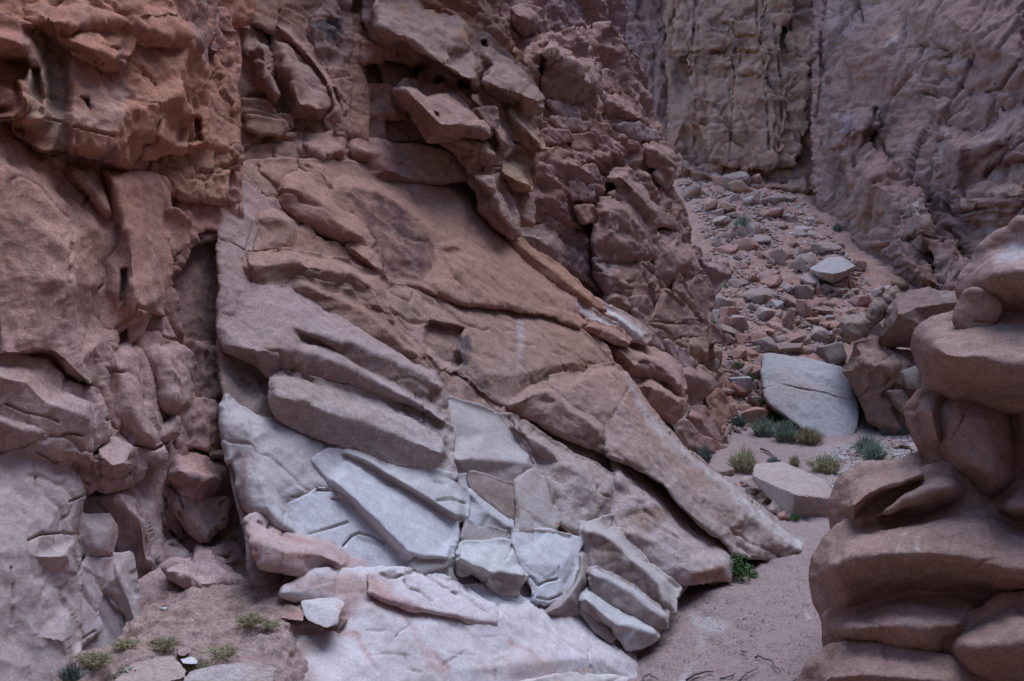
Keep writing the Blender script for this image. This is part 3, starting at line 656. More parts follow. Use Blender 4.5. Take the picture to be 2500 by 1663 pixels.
piece('W', 'h 740,250 900,260 1250,560 1650,600 1720,800 1700,1120 1280,1240 1050,1190 800,1000 740,780', h=-.06, amp=.03, name='rock_core', sp_=4)
# pale block under the middle slab
piece('W', 'e 755,1180 960,1248 1095,1305 1150,1380 1290,1540; h 1350,90 1300,130 1190,270 1050,225 960,180 880,170 800,205 765,110 750,0; e 748,1300', (.1, 'e 800,1330 1000,1400 1100,1480'), (.3, 'h 800,80 900,70 1250,105'), h=.0, col=(.38, .32, .30))
piece('M', 'e 1100,1303 1165,1290 1260,1340 1400,1440 1560,1540; h 1640,80 1740,130 1840,190 1848,330 1868,556 1830,470 1700,520 1640,580 1600,560 1480,500 1430,390 1370,165 1310,130 1360,90; e 1290,1540 1150,1380', (.36, 'e 1200,1350 1350,1470; h 1500,100 1640,180 1780,330'), (.1, 'h 1500,250 1560,400 1640,520'), h=.04, col=(.36, .275, .24), amp=.07)
piece('W', 'h 872,175 960,180 1060,225 1195,275 1225,480 1150,465 1050,390 950,320 890,250', h=.12, col=(.25, .17, .14))
piece('W', 'h 1200,240 1300,140 1372,166 1432,395 1478,500 1420,567 1210,552 1227,480 1196,280', h=.22, col=(.36, .28, .25), r=.04)
piece('W', 'h 800,208 872,178 890,250 950,322 1050,392 1150,467 1205,520 1190,572 1100,562 920,547 870,482 868,330', (.2, 'h 890,300 1000,420 1150,530'), h=.05)
piece('W', 'h 868,490 920,550 1130,570 1140,600 1060,632 900,643 830,605', h=.1, col=(.27, .21, .19), r=.02)
piece('W', 'h 1190,562 1420,570 1560,600 1645,612 1602,700 1610,800 1560,900 1505,1000 1400,1025 1335,1010 1350,935 1270,850 1230,780 1195,690 1185,622', (.3, 'h 1300,780 1500,800 1560,720'), h=.18, col=WHITE)
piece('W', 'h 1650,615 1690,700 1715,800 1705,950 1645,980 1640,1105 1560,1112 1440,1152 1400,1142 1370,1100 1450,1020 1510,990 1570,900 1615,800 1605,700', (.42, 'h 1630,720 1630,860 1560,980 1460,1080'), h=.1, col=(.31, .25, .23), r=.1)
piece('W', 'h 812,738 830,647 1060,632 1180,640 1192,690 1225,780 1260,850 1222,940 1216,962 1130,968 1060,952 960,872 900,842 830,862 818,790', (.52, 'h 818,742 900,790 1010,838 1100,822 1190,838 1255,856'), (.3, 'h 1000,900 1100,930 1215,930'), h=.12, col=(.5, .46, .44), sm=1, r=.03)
piece('W', 'h 800,985 1000,950 1130,972 1220,967 1240,1000 1332,1020 1322,1100 1272,1235 1140,1162 1095,1192 1060,1192 960,1102 870,1022', (.22, 'h 860,1000 960,1080 1080,1170 1150,1145 1265,1215'), h=.04, col=WHITE, r=.03)
# pale slabs, lower left
piece('W', 'h 0,2 60,2 250,60 480,124 640,170 785,217 850,300 870,322 865,390 860,462 790,482 640,392 500,302 330,202 210,122 70,52 0,32', (.3, 'h 60,35 220,105 340,185 510,285 650,370 790,455'), h=.06, col=(.47, .43, .41), r=.03)
piece('W', 'h 0,40 70,56 210,128 330,212 500,312 640,402 780,492 775,600 752,782 620,752 550,747 510,792 440,742 330,622 200,482 100,372 0,302; g 2200,200 2100,100 2200,40', (.3, 'h 0,250 130,370 240,470 370,600 470,700 560,735 740,740'), h=.06, col=WHITE, r=.04)
piece('W', 'h 505,795 555,747 620,752 755,782 700,800 580,822 520,830', h=.16, col=(.30, .25, .23), r=.02)
piece('W', 'd 1520,1160 1600,1230 1720,1312 1850,1337 1980,1352 2100,1407 2269,1480; h 0,42 0,302; g 2260,292 2130,287 2060,332 1950,402 1960,472 2010,602 1900,587 1780,517 1690,482 1640,422 1600,242 1580,60; d 1535,1568 1500,1350', (.22, 'd 1640,1330 1700,1450 1720,1568; g 1750,200 1800,400 1900,540'), h=.0, col=(.47, .41, .40), r=.12, amp=.04)
piece('W', 'g 2060,337 2130,292 2260,297 2338,350; h 0,310 100,402 270,602 420,742 510,802 500,832 360,852 200,832 160,792 0,692; g 2200,622 2070,602 2010,602 1960,472 1955,402', h=.02, col=WHITE)
piece('W', 'h 500,835 580,825 700,800 755,785 770,880 800,940 780,975 720,935 640,905 600,940 480,920 440,890 380,860', h=.03, col=(.5, .45, .43), r=.03)
piece('A', 'g 1640,520 1700,490 1780,520 1900,590 2070,605 2200,625 2300,740; h 0,690 80,780 160,800 200,835 150,850 0,850; g 2200,790 2100,815 2000,835 1850,805 1740,785 1680,640', (.34, 'g 1780,640 1950,700 2150,710 2290,770'), h=.2, col=(.44, .32, .30), r=.1)
# water-washed apron running down to the wash
piece('A', 'g 1900,960,.1 2100,830,.2 2338,830,.25; h 150,830,.3 360,840,.3 500,820,.32 740,900,.35 800,950,.36 1000,1070,.36 1350,1080,.36 1560,1110,.36 1660,1120,.36 1820,1300,.3 1840,1290,.3 1950,1370,.25 2050,1450,.2 2140,1540 2180,1680 -200,1680; g 1900,1680,-.12 1870,1400,-.14 2030,1230,-.12 2280,1200,.0 2290,1130,.05 2200,1000,.08', (.22, 'h 200,1000 500,1100 900,1230 1300,1290'), (.34, 'h 1480,1180 1620,1290 1740,1400'), (.1, 'h 300,1400 800,1500'), h=.0, col=(.52, .45, .45), r=.1, amp=.05, freq=.9)
piece('A', 'h 1180,1568 1220,1530 1330,1500 1440,1470 1600,1430 1760,1450 1900,1470 2030,1520 2120,1560 2160,1680 1180,1680', (.2, 'h 1330,1540 1600,1490 1900,1530'), h=.1, col=(.5, .44, .42), r=.12)
piece('A', 'h 440,885 560,940 700,975 800,980 860,1015 960,1095 1060,1185 900,1150 700,1100 480,1050 330,1010 200,960 220,870 360,850', h=.34, col=(.5, .42, .42), r=.04)
# tilted plates beside the wash
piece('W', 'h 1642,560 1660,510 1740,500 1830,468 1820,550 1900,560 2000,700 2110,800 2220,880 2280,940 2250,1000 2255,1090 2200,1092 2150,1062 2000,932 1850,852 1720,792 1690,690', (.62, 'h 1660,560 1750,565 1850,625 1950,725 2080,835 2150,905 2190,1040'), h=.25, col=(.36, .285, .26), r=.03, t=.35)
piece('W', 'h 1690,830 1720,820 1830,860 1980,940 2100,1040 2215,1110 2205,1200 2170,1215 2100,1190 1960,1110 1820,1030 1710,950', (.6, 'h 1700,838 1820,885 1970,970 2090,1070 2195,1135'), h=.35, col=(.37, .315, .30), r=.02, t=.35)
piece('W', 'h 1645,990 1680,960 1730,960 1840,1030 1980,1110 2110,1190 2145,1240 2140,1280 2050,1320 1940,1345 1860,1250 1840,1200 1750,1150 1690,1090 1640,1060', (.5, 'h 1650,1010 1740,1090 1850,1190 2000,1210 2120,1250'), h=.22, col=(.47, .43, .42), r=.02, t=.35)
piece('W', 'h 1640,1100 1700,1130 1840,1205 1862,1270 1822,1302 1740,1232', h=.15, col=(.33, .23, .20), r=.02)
# long slab ending in a pointed foot, and the wedge under it
piece('M', 'e 1420,1090,.3 1420,1040,.2 1520,1017,.12 1670,1007,.1 1700,967 1850,942 1940,1007 1990,1112 2090,1262 2230,1422 2330,1522; i 100,42 300,202 500,352 700,512 780,572 880,642 925,692 850,750 700,744 480,735,.3 370,714,.3 300,600,.5 200,535,.6 60,410,.65; h 2190,245,.65 1970,100,.6; e 1815,1545,.4 1800,1400,.3 1790,1367,.25 1700,1292,.25 1600,1232,.3 1500,1142,.3',
      (.55, 'e 1700,1010 1850,1000 1930,1075 1995,1200 2070,1350 2180,1490; i 60,125 200,245 330,340 480,440 640,575 770,645 850,690'), (.72, 'e 1900,1200 1980,1400; h 2020,10 2200,120; i 60,200 200,320 350,420 450,480'), (.35, 'i 490,560 600,660 780,700'), h=.1, col=(.335, .245, .21), amp=.06, r=.05, wob=.6, t=1.0)
piece('M', 'h 1847,40,.0 1970,100,-.15 2190,240,-.15 2338,385,-.15; i 60,410,-.15 200,540,-.1 280,612,0 340,702 375,770 360,887 300,882 100,917 0,907; h 2290,902 2200,872 2120,802 2000,692 1900,602 1872,562 1857,300', (.34, 'h 1880,230 2000,330 2200,530 2338,640; i 100,740 330,775'), (.16, 'h 1900,480 2050,440 2250,430'), (.38, 'h 1960,580 2150,640 2338,760; i 60,800 140,840 320,800'), h=.12, col=(.37, .265, .235), r=.07, amp=.05)
# small rocks wedged along the outcrop's far edge
piece('M', 'e 1780,550 1860,590 2000,660 2100,750 2060,800 1990,780 1900,710 1800,610', (.15, 'e 1850,610 2000,720'), h=-.1, col=(.5, .45, .43), r=.04)
piece('M', 'e 1600,530 1650,550 1870,690 1800,692 1670,642 1620,600', h=.0, col=(.48, .43, .42), r=.03)
piece('M', 'e 1640,690 1680,660 1760,680 1870,700 1970,780 1950,802 1850,792 1740,742', (.25, 'e 1700,690 1850,735 1950,790'), h=.0, r=.03)
piece('M', 'e 1740,760 1950,802 2060,812 2200,880 2290,960 2330,1080 2325,1160 2250,1150 2200,1080 2100,1032 1960,1000 1850,900', (-.1, 'e 1900,850 2050,900 2200,980 2290,1080'), (-.15, 'e 2000,880 2010,960'), h=-.45, col=(.33, .26, .24), r=.12)
piece('M', 'e 1990,1080 2100,1040 2200,1090 2335,1170 2325,1280 2250,1332 2150,1262 2080,1212', (-.2, 'e 2100,1070 2200,1130 2310,1190'), h=-.6, col=(.29, .21, .18), r=.08)

# --- upper crag
piece('U', 'a 1400,-80 2338,-80; b 900,-80 1150,200 1360,660 1300,1250 1100,1300 900,1220 0,1200; a 2000,1100 1500,1080 1400,500', h=-.9, col=BROWN, amp=.15, cell=.12, cellf=1.2, sp_=5, t=1.2, name='rock_core')
piece('U', 'a 1530,150 1680,135 1700,210 1800,330 1840,480 1850,560 1910,650 1890,772 1830,732 1780,692 1540,692 1530,330', (-.05, 'a 1600,330 1720,600'), (.3, 'a 1690,180 1780,330 1800,500 1870,640'), h=-.2, col=TAN, r=.08, wob=3)
piece('U', 'a 1840,245 2000,330 2120,422 2200,540 2245,722 2150,782 1910,772 1920,652 1855,530', (.25, 'a 1900,330 1960,500 2000,700 2130,740'), h=-.1, col=TAN, r=.15)
piece('U', 'a 1830,115 1960,185 2100,340 2200,480 2290,700 2330,900 2240,910 2190,800 2240,722 2190,560 2100,440 1990,350 1840,250', (.1, 'a 1900,200 2050,350 2170,510 2260,720'), h=-.12, col=PINK, r=.05)
piece('U', 'a 1680,-60 1830,-60 1830,115 1810,200 1700,140 1600,120 1520,100 1480,-60', h=.0, col=(.27, .165, .125))
piece('U', 'a 1840,-60 2230,-60 2140,80 2080,200 2130,330 1970,190 1845,110', h=-.15, col=(.28, .16, .12), amp=.12)
piece('U', 'a 2150,90 2240,0 2338,-20; b 60,60 80,250 60,480 0,560; a 2320,470 2200,420 2130,330 2080,200', h=-.05, col=(.24, .16, .14), amp=.12, cell=.05)
piece('U', 'a 2200,470 2330,480; b 50,600 40,780 0,900; a 2330,900 2290,690', h=-.05, col=(.30, .19, .16), cell=.05)
for q, hh in (('a 1540,693 1620,697 1630,762 1545,752', .0), ('a 1630,700 1790,697 1825,772 1640,772', .08), ('a 1540,762 1670,772 1660,800 1550,797', .03), ('a 1670,774 1800,777 1890,822 1680,802', .1),
              ('a 1550,803 1660,805 1690,862 1560,862', .02), ('a 1680,806 1880,825 1893,862 1860,892 1750,892 1690,862', .16), ('a 1548,868 1690,868 1712,960 1700,992 1580,992 1550,950', .0),
              ('a 1720,900 1840,915 1852,1000 1712,985', -.02), ('a 1590,994 1850,1012 1858,1076 1580,1076', .0), ('a 1890,785 1945,800 1950,850 1900,860', .05), ('a 1850,900 1960,930 1990,1080 1870,1070', .05)):
    piece('U', q, h=hh-.1, r=.07, amp=.03, name='rock_course', col=(.32, .22, .17), t=.4)
piece('U', 'a 1965,925 2150,935 2240,915 2338,912; b 30,940 60,1060 170,1190 0,1190; a 2200,1160 2060,1090 1990,1080', (.1, 'a 2050,960 2130,1050 2300,1000'), h=-.1, col=PINK, r=.1)
piece('U', 'a 1960,815 2060,815 2130,915 2000,915', h=-.25, r=.1, col=(.27, .18, .15)); piece('U', 'a 2070,815 2170,780 2220,900 2140,915', h=-.2, r=.08, col=(.27, .18, .15))
piece('U', 'b 40,120 250,120 500,330 640,480 820,600 480,560 420,620 620,960 30,960', h=-.5, col=BROWN, amp=.1, t=.6)
piece('U', 'a 1520,100 1850,60 2200,400 2338,450; b 60,950; a 1500,1080', h=-.4, col=(.3,.19,.15), amp=.1, t=.6)
# shaded wall and blocks between the two overhangs
piece('U', 'b 80,140 200,130 260,240 290,300 180,420 170,560 60,460 90,280', h=-.1, r=.1, cell=.04)
piece('U', 'b 60,450 160,450 180,600 175,940 100,900 40,800', h=-.1, r=.08)
piece('U', 'b 185,590 330,600 425,690 435,770 175,780', h=-.2, r=.06); piece('U', 'b 175,780 270,790 300,940 170,950', h=-.3, r=.05, col=BROWN); piece('U', 'b 280,785 435,770 600,935 310,945', h=-.4, r=.05, col=BROWN)
piece('U', 'b 270,380 400,370 510,395 500,500 640,540 640,590 480,560 330,600 300,500', h=-.3, r=.1, col=(.28, .2, .165))
piece('U', 'b 175,940 600,930 720,1010 640,1000 320,965', h=-.55, r=.04, col=BROWN)
piece('U', 'b 190,300 280,300 290,390 190,405', h=.0, r=.06); piece('U', 'b 290,295 355,300 350,345 295,345', h=.02, r=.05)
piece('U', 'b 330,340 400,345 580,370 590,420 500,400 430,390 320,370', h=.0, r=.04)
# the two overhanging masses
piece('U', 'b 180,-60 420,-30 560,80 740,160 830,160 900,220 925,330 962,480 950,592 900,602 840,542 800,520 650,450 560,380 430,300 350,310 260,240 190,120', (.5, 'b 260,60 420,130 560,190 700,190 820,240'), (.75, 'b 280,190 440,250 600,370 720,450 820,515 900,540'), h=.1, col=(.30, .22, .19), r=.1, amp=.12, t=1.2)
piece('U', 'b 600,420 660,440 800,520 840,545 900,605 780,600 580,585 560,520', h=.0, col=(.27, .19, .16), r=.08)
piece('U', 'b 930,260 990,250 1090,350 1200,430 1270,490 1290,560 1362,652 1350,750 1240,752 1200,692 1050,652 980,612 955,560 982,470 940,370', (.45, 'b 1000,380 1060,430 1200,500 1260,570'), (.62, 'b 965,560 1100,600 1240,635 1355,672'), h=.0, col=(.31, .23, .2), r=.06, amp=.09, t=1.2, sm=1)
piece('U', 'b 400,600 440,548 520,558 580,600 700,588 780,600 860,690 950,780 1025,885 1010,902 860,905 700,928 610,932 540,802 450,692', (.5, 'b 420,590 500,590 600,650 720,640 800,690'), (.8, 'b 430,605 560,700 640,790 700,840 850,845 1010,890'), h=.2, col=(.30, .21, .18), r=.07, amp=.09, t=1.2, sm=1)
piece('U', 'b 785,598 900,602 980,642 1060,722 1100,782 1150,882 1162,982 1100,1042 1080,1002 1030,900 950,780 860,688', (.4, 'b 900,660 1000,740 1060,860 1100,960'), h=.0, col=(.30, .215, .185), r=.06)
piece('U', 'b 930,745 1040,750 1050,850 1000,830', h=.35, r=.05, col=(.27, .19, .165))
piece('U', 'b 1040,660 1150,690 1230,770 1310,860 1378,987 1300,982 1160,902 1100,780', (.35, 'b 1150,740 1260,860 1360,980'), h=-.1, col=(.34, .235, .17), r=.03, t=.7)
piece('U', 'b 1100,1040 1160,985 1300,985 1292,1100 1280,1180 1308,1262 1130,1262 1100,1220 1085,1150', (.2, 'b 1095,1160 1200,1210 1300,1258'), h=-.25, col=OCHRE, r=.03, t=.7)
piece('U', 'b 690,925 1030,900 1092,910 1162,982 1090,1022 1100,1112 1000,1152 890,1162 880,1122 800,1002', (.25, 'b 800,960 950,1000 1050,1060'), h=-.05, col=(.29, .21, .18), r=.06)
piece('U', 'b 895,1170 950,1150 1080,1155 1120,1270 1170,1400 1215,1568; e 1215,60 1180,82 1080,12; b 960,1400 960,1300 900,1230', (.3, 'b 950,1210 1050,1180 1060,1300 1130,1480'), h=-.1, col=(.32, .24, .215), r=.06)
piece('U', 'b 320,970 600,1000 720,1020 880,1150 895,1205 500,1200 430,1100', h=-.2, col=(.33, .255, .205), r=.1, amp=.04)
piece('U', 'b 40,950 170,957 310,968 425,1100 505,1200 200,1192 180,1080 90,1100 60,1030', (.0, 'b 120,1000 250,1050 350,1150'), h=-.15, col=PINK, r=.1)
piece('U', 'b 1150,1270 1250,1280 1310,1400 1300,1500 1200,1480', h=-.35, r=.1, col=(.29, .2, .17))
piece('U', 'b 700,-60 900,-60 905,100 890,200 820,150 740,150 560,70 480,-60', h=-.5, col=(.27, .14, .09), r=.06, lay=.03)
# --- left cliff
piece('L', 's -60,-60 560,-60 575,545 450,590 395,700 405,780 440,850 560,865 600,1350 560,1500 -60,1650', h=-.32, col=(.26, .165, .145), amp=.16, sp_=4, cell=.04, t=1.5, name='rock_core')
piece('L', 'a -80,-80 1400,-80 1395,200 1345,330 1345,700 1365,960 1300,990 1170,985 1080,980 940,1010 840,1135 640,1112 330,1052 160,962 30,852 -80,842',
      (.35, 'a -80,300 200,260 560,300 900,330 1250,300'), (.62, 'a -80,700 200,720 480,800 780,780 1000,700 1200,650'), (.55, 'a 200,930 480,1000 780,1000 950,880'), h=.05, col=(.31, .19, .145), r=.16, amp=.13, lay=.0, t=1.0)
piece('L', 'a 455,275 560,205 850,235 830,335 780,418 690,418 560,352', (.88, 'a 520,290 680,370 780,400'), h=.6, col=(.31, .195, .15), r=.08, t=.5)
piece('L', 'a -60,160 60,180 160,220 230,290 220,400 180,380 -60,370', (.75, 'a 0,250 160,300'), h=.45, col=(.27, .165, .14), r=.07, t=.5)
piece('L', 'a 240,60 400,20 560,-60 1000,-60 1120,160 1240,230 1330,300 1180,320 930,290 850,235 560,205 440,305 250,170', (.75, 'a 300,120 500,180 800,140 1100,230'), h=.4, col=(.29, .175, .14), r=.1, amp=.14, t=.6)
piece('L', 'a 1050,700 1180,720 1240,760 1180,820 1180,985 1080,980 980,1010 1010,900', (.5, 'a 1100,800 1080,930'), h=.25, col=(.33, .205, .155), r=.08)
piece('L', 'a 1360,500 1400,420 1530,330 1540,690 1550,950 1500,980 1370,960 1330,700', h=-.1, col=(.29, .19, .15), cell=.035, cellf=3.2, lay=.0, r=.08, name='rock_face')
piece('L', 'a 1370,100 1500,90 1530,330 1410,430 1350,330', (.1, 'a 1440,200 1450,350'), h=-.2, col=(.22, .13, .125), amp=.16)
piece('L', 'a 1340,0 1400,-60 1700,-60 1660,110 1530,150 1520,110 1380,90', h=-.2, col=(.26, .15, .12), amp=.12)
piece('L', 'a 860,1130 960,990 1180,990 1480,980 1580,1020 1580,1075 1480,1090 1490,1180 1470,1330 1330,1300 1230,1290 1140,1240 1060,1170', h=-.15, col=(.30, .2, .15), cell=.05, cellf=3, amp=.08)
piece('L', 'a 1240,1000 1480,1060 1480,1568; d 1470,60 1400,30 1330,70 1240,150 1180,230; a 1150,1480 1220,1280', out=.0, h=-.25, col=(.27, .155, .14), amp=.1, vert=.05)
piece('L', 'd 620,560 1000,540 1010,880 700,900', h=-.06, amp=.05, name='rock_core', sp_=4)
# pale faces of the lower cliff
piece('L', 'a -80,852 60,902 200,1002 330,1055 420,1180 560,1400 700,1500; d 740,0 760,150 690,220 680,420 640,470 620,700 720,760 700,950 690,1060 650,1140 560,1110 440,1010 330,895 160,925 -80,920',
      (.45, 'a -80,1100 150,1200 300,1350; d 400,150 450,400 400,700'), (.4, 'd 0,880 160,890 350,870 480,960 620,1090'), h=.1, col=(.37, .26, .225), r=.1, amp=.07)
piece('L', 'a 340,1052 480,1090 660,1112 690,1230 720,1300 755,1500; d 760,0 760,150 740,30; a 690,1470 590,1330 420,1160', (.3, 'a 480,1160 600,1260 700,1420'), h=.05, col=(.33, .235, .2), r=.12)
piece('L', 'a 670,1115 840,1138 950,1150 1080,1180 1130,1260 1150,1400 1160,1568; d 1160,200 1180,260 1110,460 1095,640 1000,620 960,760 850,790 840,700 730,760 640,690 690,420 690,230 760,160 760,0; a 745,1480 720,1300', (.35, 'a 780,1250 830,1480; d 880,150 900,400 950,600'), (.1, 'a 950,1250 1000,1500; d 1010,200'), h=.08, col=(.37, .23, .19), r=.06, out=.0)
piece('L', 'd 740,860 850,795 930,850 980,1000 1020,1200 1070,1400 1180,1312 1190,1400 1130,1472 1040,1522 900,1472 720,1312 700,1250 715,1000', (.28, 'd 800,950 860,1200 1000,1430'), h=.12, col=(.36, .255, .225), r=.14, out=.03, sm=4)
piece('L', 'd 1000,620 1092,640 1160,830 1280,880 1300,1000 1290,1180 1430,1200 1480,1430 1430,1568; g 1500,60 1300,-20 1180,0; d 1190,1330 1060,1400 1020,1200 960,880', (.15, 'd 1100,900 1150,1200'), h=-.1, col=(.35, .25, .225), amp=.1, vert=.05, out=.03, sm=4)
piece('L', 'd 1290,870 1330,820 1430,840 1500,830 1520,960 1500,1130 1440,1200 1460,1400 1490,1568; g 1560,100 1500,60; d 1400,1500 1330,1300 1280,1100', h=-.25, col=(.32, .23, .21), amp=.12, vert=.06, out=.03, sm=4)
piece('L', 'd 1110,460 1180,300 1300,100 1400,60 1470,100 1480,560 1510,830 1430,850 1300,830 1280,880 1160,830 1100,640', h=-.5, col=(.28, .185, .17), amp=.06, t=1.0, out=.12)
piece('L', 'd 1160,-40 1220,20 1215,130 1170,155 1150,80', h=.1, col=(.33, .22, .18), r=.06)
piece('L', 'd 1440,1200 1530,1165 1560,1400 1590,1568; g 1590,60 1600,240 1560,300 1520,60; d 1470,1400', h=-.6, col=(.2, .17, .165), amp=.04)
# shelves low on the left
piece('L', 'd -80,930 160,935 280,960 400,1100 600,1165 645,1250 690,1400 600,1480 420,1540 250,1450 150,1330 -80,1210', (.42, 'd -40,1020 200,1060 330,1200 560,1280'), h=.28, col=(.38, .29, .26), r=.06)
piece('L', 'd -80,1220 150,1335 340,1310 420,1460 400,1540 300,1560 200,1500 -80,1420', (.34, 'd -40,1300 150,1380 330,1420'), h=.24, col=(.36, .29, .27), r=.1)
piece('L', 'd 600,1160 660,1130 700,1260 720,1320 700,1440 690,1400', h=.1, r=.06)
piece('L', 'd -80,1430 200,1510 400,1560; g 400,110 230,10 -80,40', h=.15, col=(.36, .26, .24), r=.08)
piece('L', 'g 230,0 400,-40 600,-60 700,-60 640,10 610,120 600,240 540,230 400,110', (.3, 'g 420,20 580,60'), h=.1, col=(.37, .25, .23), r=.1, amp=.1)
piece('L', 'g -80,20 230,5 400,105 540,235 575,330 545,460 522,600 503,750 500,1000 515,1300 490,1420,.3 430,1640,.34 -80,1680,.36', (.28, 'g -60,350 200,350 420,400'), (.36, 'g -60,700 250,720 440,720'), (.36, 'g -60,1200 250,1250 440,1300'), h=.16, col=(.43, .365, .345), r=.05, amp=.05, mat=M_PALE, out=.02, vert=.02)
piece('L', 'g 548,465 745,470 785,560 745,722 600,725 533,742 512,620', (.2, 'g 600,520 720,560 660,690'), h=.12, col=(.42, .35, .33), r=.03, mat=M_PALE, out=.02, vert=.01, amp=.03)
piece('L', 'g 510,870 590,745 740,726 692,880 652,1050 640,1232 530,1302 512,1100', h=.14, col=(.43, .37, .36), r=.03, mat=M_PALE, out=.02, vert=.01, amp=.03)
piece('L', 'g 750,735 870,715 900,900 945,1150 955,1200 900,1255 862,1130 740,988 692,955', (.22, 'g 800,850 850,1000 910,1180'), h=.14, col=(.43, .37, .35), r=.03, mat=M_PALE, out=.02, vert=.01, amp=.03)
piece('L', 'g 660,992 700,982 840,1112 882,1222 845,1282 790,1380 520,1430 518,1312 642,1232', h=.1, col=(.43, .37, .36), r=.03, mat=M_PALE, out=.02, vert=.01, amp=.03)
piece('L', 'g 560,325 600,180 625,100 740,245 870,205 905,60 1060,10 1180,0 1080,240 1060,400 1100,560 1150,680 1200,725 1150,790 1060,890 955,960 900,800 885,690 780,560 745,465 548,455', (.05, 'g 800,350 950,500 980,750'), h=-.12, col=(.40, .29, .27), r=.1, amp=.06)
piece('L', 'g 610,120 640,0; d 770,1420 900,1475 1040,1525 1060,1568; g 1000,20 905,60 890,175 850,218 745,242 660,202', (.45, 'g 680,60 760,120 860,100'), h=.1, col=(.36, .25, .23), r=.12)
piece('L', 'g 1060,400 1080,240 1180,0 1300,-20 1500,60 1570,100 1600,300 1480,390 1350,560 1300,600 1200,720 1150,680 1100,560', (.1, 'g 1200,150 1350,250 1450,200'), h=-.25, col=(.36, .215, .20), amp=.1, vert=.04, r=.08)
piece('L', 'g 1240,400 1490,385 1480,480 1380,560 1320,520', h=-.05, col=(.28, .18, .155), r=.05)
piece('L', 'g 1480,390 1600,300 1640,420 1660,640,-.1 1740,780,.15 1700,920,.3 1500,900,.3 1340,890,.3 1180,810,.2 1190,730,-.1 1340,560', (.0, 'g 1300,700 1500,720 1650,780'), h=-.3, col=(.39, .25, .23), amp=.1, lay=.03, vert=0, r=.06)
piece('L', 'g 920,960 1060,880 1180,800 1200,860 1180,920 1080,1000 1060,1080 1000,1150 960,1190', h=.0, col=(.38, .26, .235), r=.06)
# --- spur and red slope
piece('S', 's 1230,200 1320,90 1480,60 1560,160 1600,300 1680,560 1740,900 1770,1090 1600,1090 1400,800 1300,640', h=-.8, amp=.3, sp_=4, t=2, name='rock_core', cell=.035, cellf=.9)
piece('S', 'b 890,-60 1300,-60 1400,300 1390,620 1290,560 1100,340 930,240 910,120', h=-1.5, col=(.31, .185, .165), amp=.25, r=.2, cell=.035, cellf=.6)
piece('S', 'b 1180,60 1260,40 1360,80 1350,200 1260,220 1190,150', (-1.0, 'b 1220,100 1320,120'), h=-1.3, r=.2, col=(.27, .17, .15))
piece('S', 'b 1360,-60 1950,-60 1900,600 1700,420 1560,360 1430,310 1390,200', h=-2.6, col=(.27, .18, .175), amp=.3, r=.2, cell=.1, cellf=.4)
piece('S', 'b 1395,350 1440,310 1560,380 1700,440 1755,500 1740,600 1700,690 1620,730 1480,680 1380,640 1400,480', (.1, 'b 1440,380 1600,470 1700,560'), h=-.6, col=(.30, .20, .165), r=.15, cell=.1, cellf=1.3)
piece('S', 'b 1755,510 1800,480 1850,500 1870,580 1890,620 1760,600', h=-.6, r=.1); piece('S', 'b 1740,610 1890,630 1990,680 2080,830 1880,810 1800,800 1760,720', (-.2, 'b 1830,680 2000,780'), h=-.7, r=.12, cell=.035)
piece('S', 'b 1230,760 1380,680 1480,700 1610,740 1620,810 1740,800 1880,810 2080,840 2150,890 2160,950 2080,980 2040,1000 1850,1100 1820,1200 1760,1340 1740,1450 1720,1568; e 1700,60 1500,110 1490,260 1460,80 1380,20 1210,50; b 1180,1450 1120,1290 1310,1260 1290,1100 1380,980 1310,850',
      (-.5, 'b 1300,900 1600,900 1950,880'), (-.2, 'b 1330,1100 1600,1100 1900,1020'), (-.3, 'b 1300,1350 1500,1300 1700,1300'), h=-.7, col=(.32, .19, .165), amp=.16, lay=.09, r=.15)
for q, hh, c in (('b 1340,910 1420,885 1540,900 1560,930 1400,960', -.05, PINK), ('b 1560,930 1700,910 1730,980 1580,1000', -.1, RED), ('b 1300,1020 1500,1010 1560,1040 1400,1060 1300,1060', .0, RED), ('b 1380,1130 1560,1140 1720,1120 1740,1190 1560,1190', .0, PINK),
                 ('b 1450,800 1600,820 1690,840 1640,870 1480,850', -.1, PINK), ('b 1700,830 1800,850 1790,900 1700,890', -.15, RED), ('b 1560,1240 1700,1260 1690,1330 1580,1320', .05, (.27, .17, .17)), ('b 1600,1400 1700,1390 1740,1470 1640,1480', .05, RED),
                 ('b 1870,850 2000,840 2130,890 2150,930 1990,920', -.2, (.38, .3, .28)), ('b 1420,690 1600,735 1610,810 1480,790', -.2, (.33, .25, .24))):
    piece('S', q, h=hh-.25, col=c, r=.1, amp=.08, t=.6)
piece('S', 'b 2050,990 2150,955 2220,980 2300,1060 2280,1160 2230,1210 2210,1260 2130,1180 2170,1130 2080,1080', (-.1, 'b 2120,1000 2230,1060 2240,1150'), h=-.5, col=(.31, .20, .16), r=.12)
piece('S', 'b 1820,1200 1870,1150 1960,1150 2010,1240 2080,1340 2160,1420 2280,1500 2330,1568; e 2338,60 2200,0; b 2100,1500 1940,1340 1830,1310 1930,1250', (.3, 'b 1900,1190 2000,1280 2120,1420'), h=-.1, col=(.31, .21, .18), r=.12, t=.8)
piece('S', 'b 1745,1420 1770,1345 1930,1340 2060,1440 2130,1568; e 2150,80 2140,230 2020,265 1880,270 1740,255 1720,150; b 1730,1540', (.25, 'b 1800,1400 1920,1400 2040,1520'), (.1, 'e 1800,60 1960,180'), h=-.15, col=(.30, .20, .17), r=.2, amp=.13)
piece('S', 'e 1725,250 1880,268 2020,262 2050,280 1960,520 1820,480 1740,350', (.15, 'e 1800,330 1950,400'), h=-.2, col=(.31, .22, .19), r=.12)
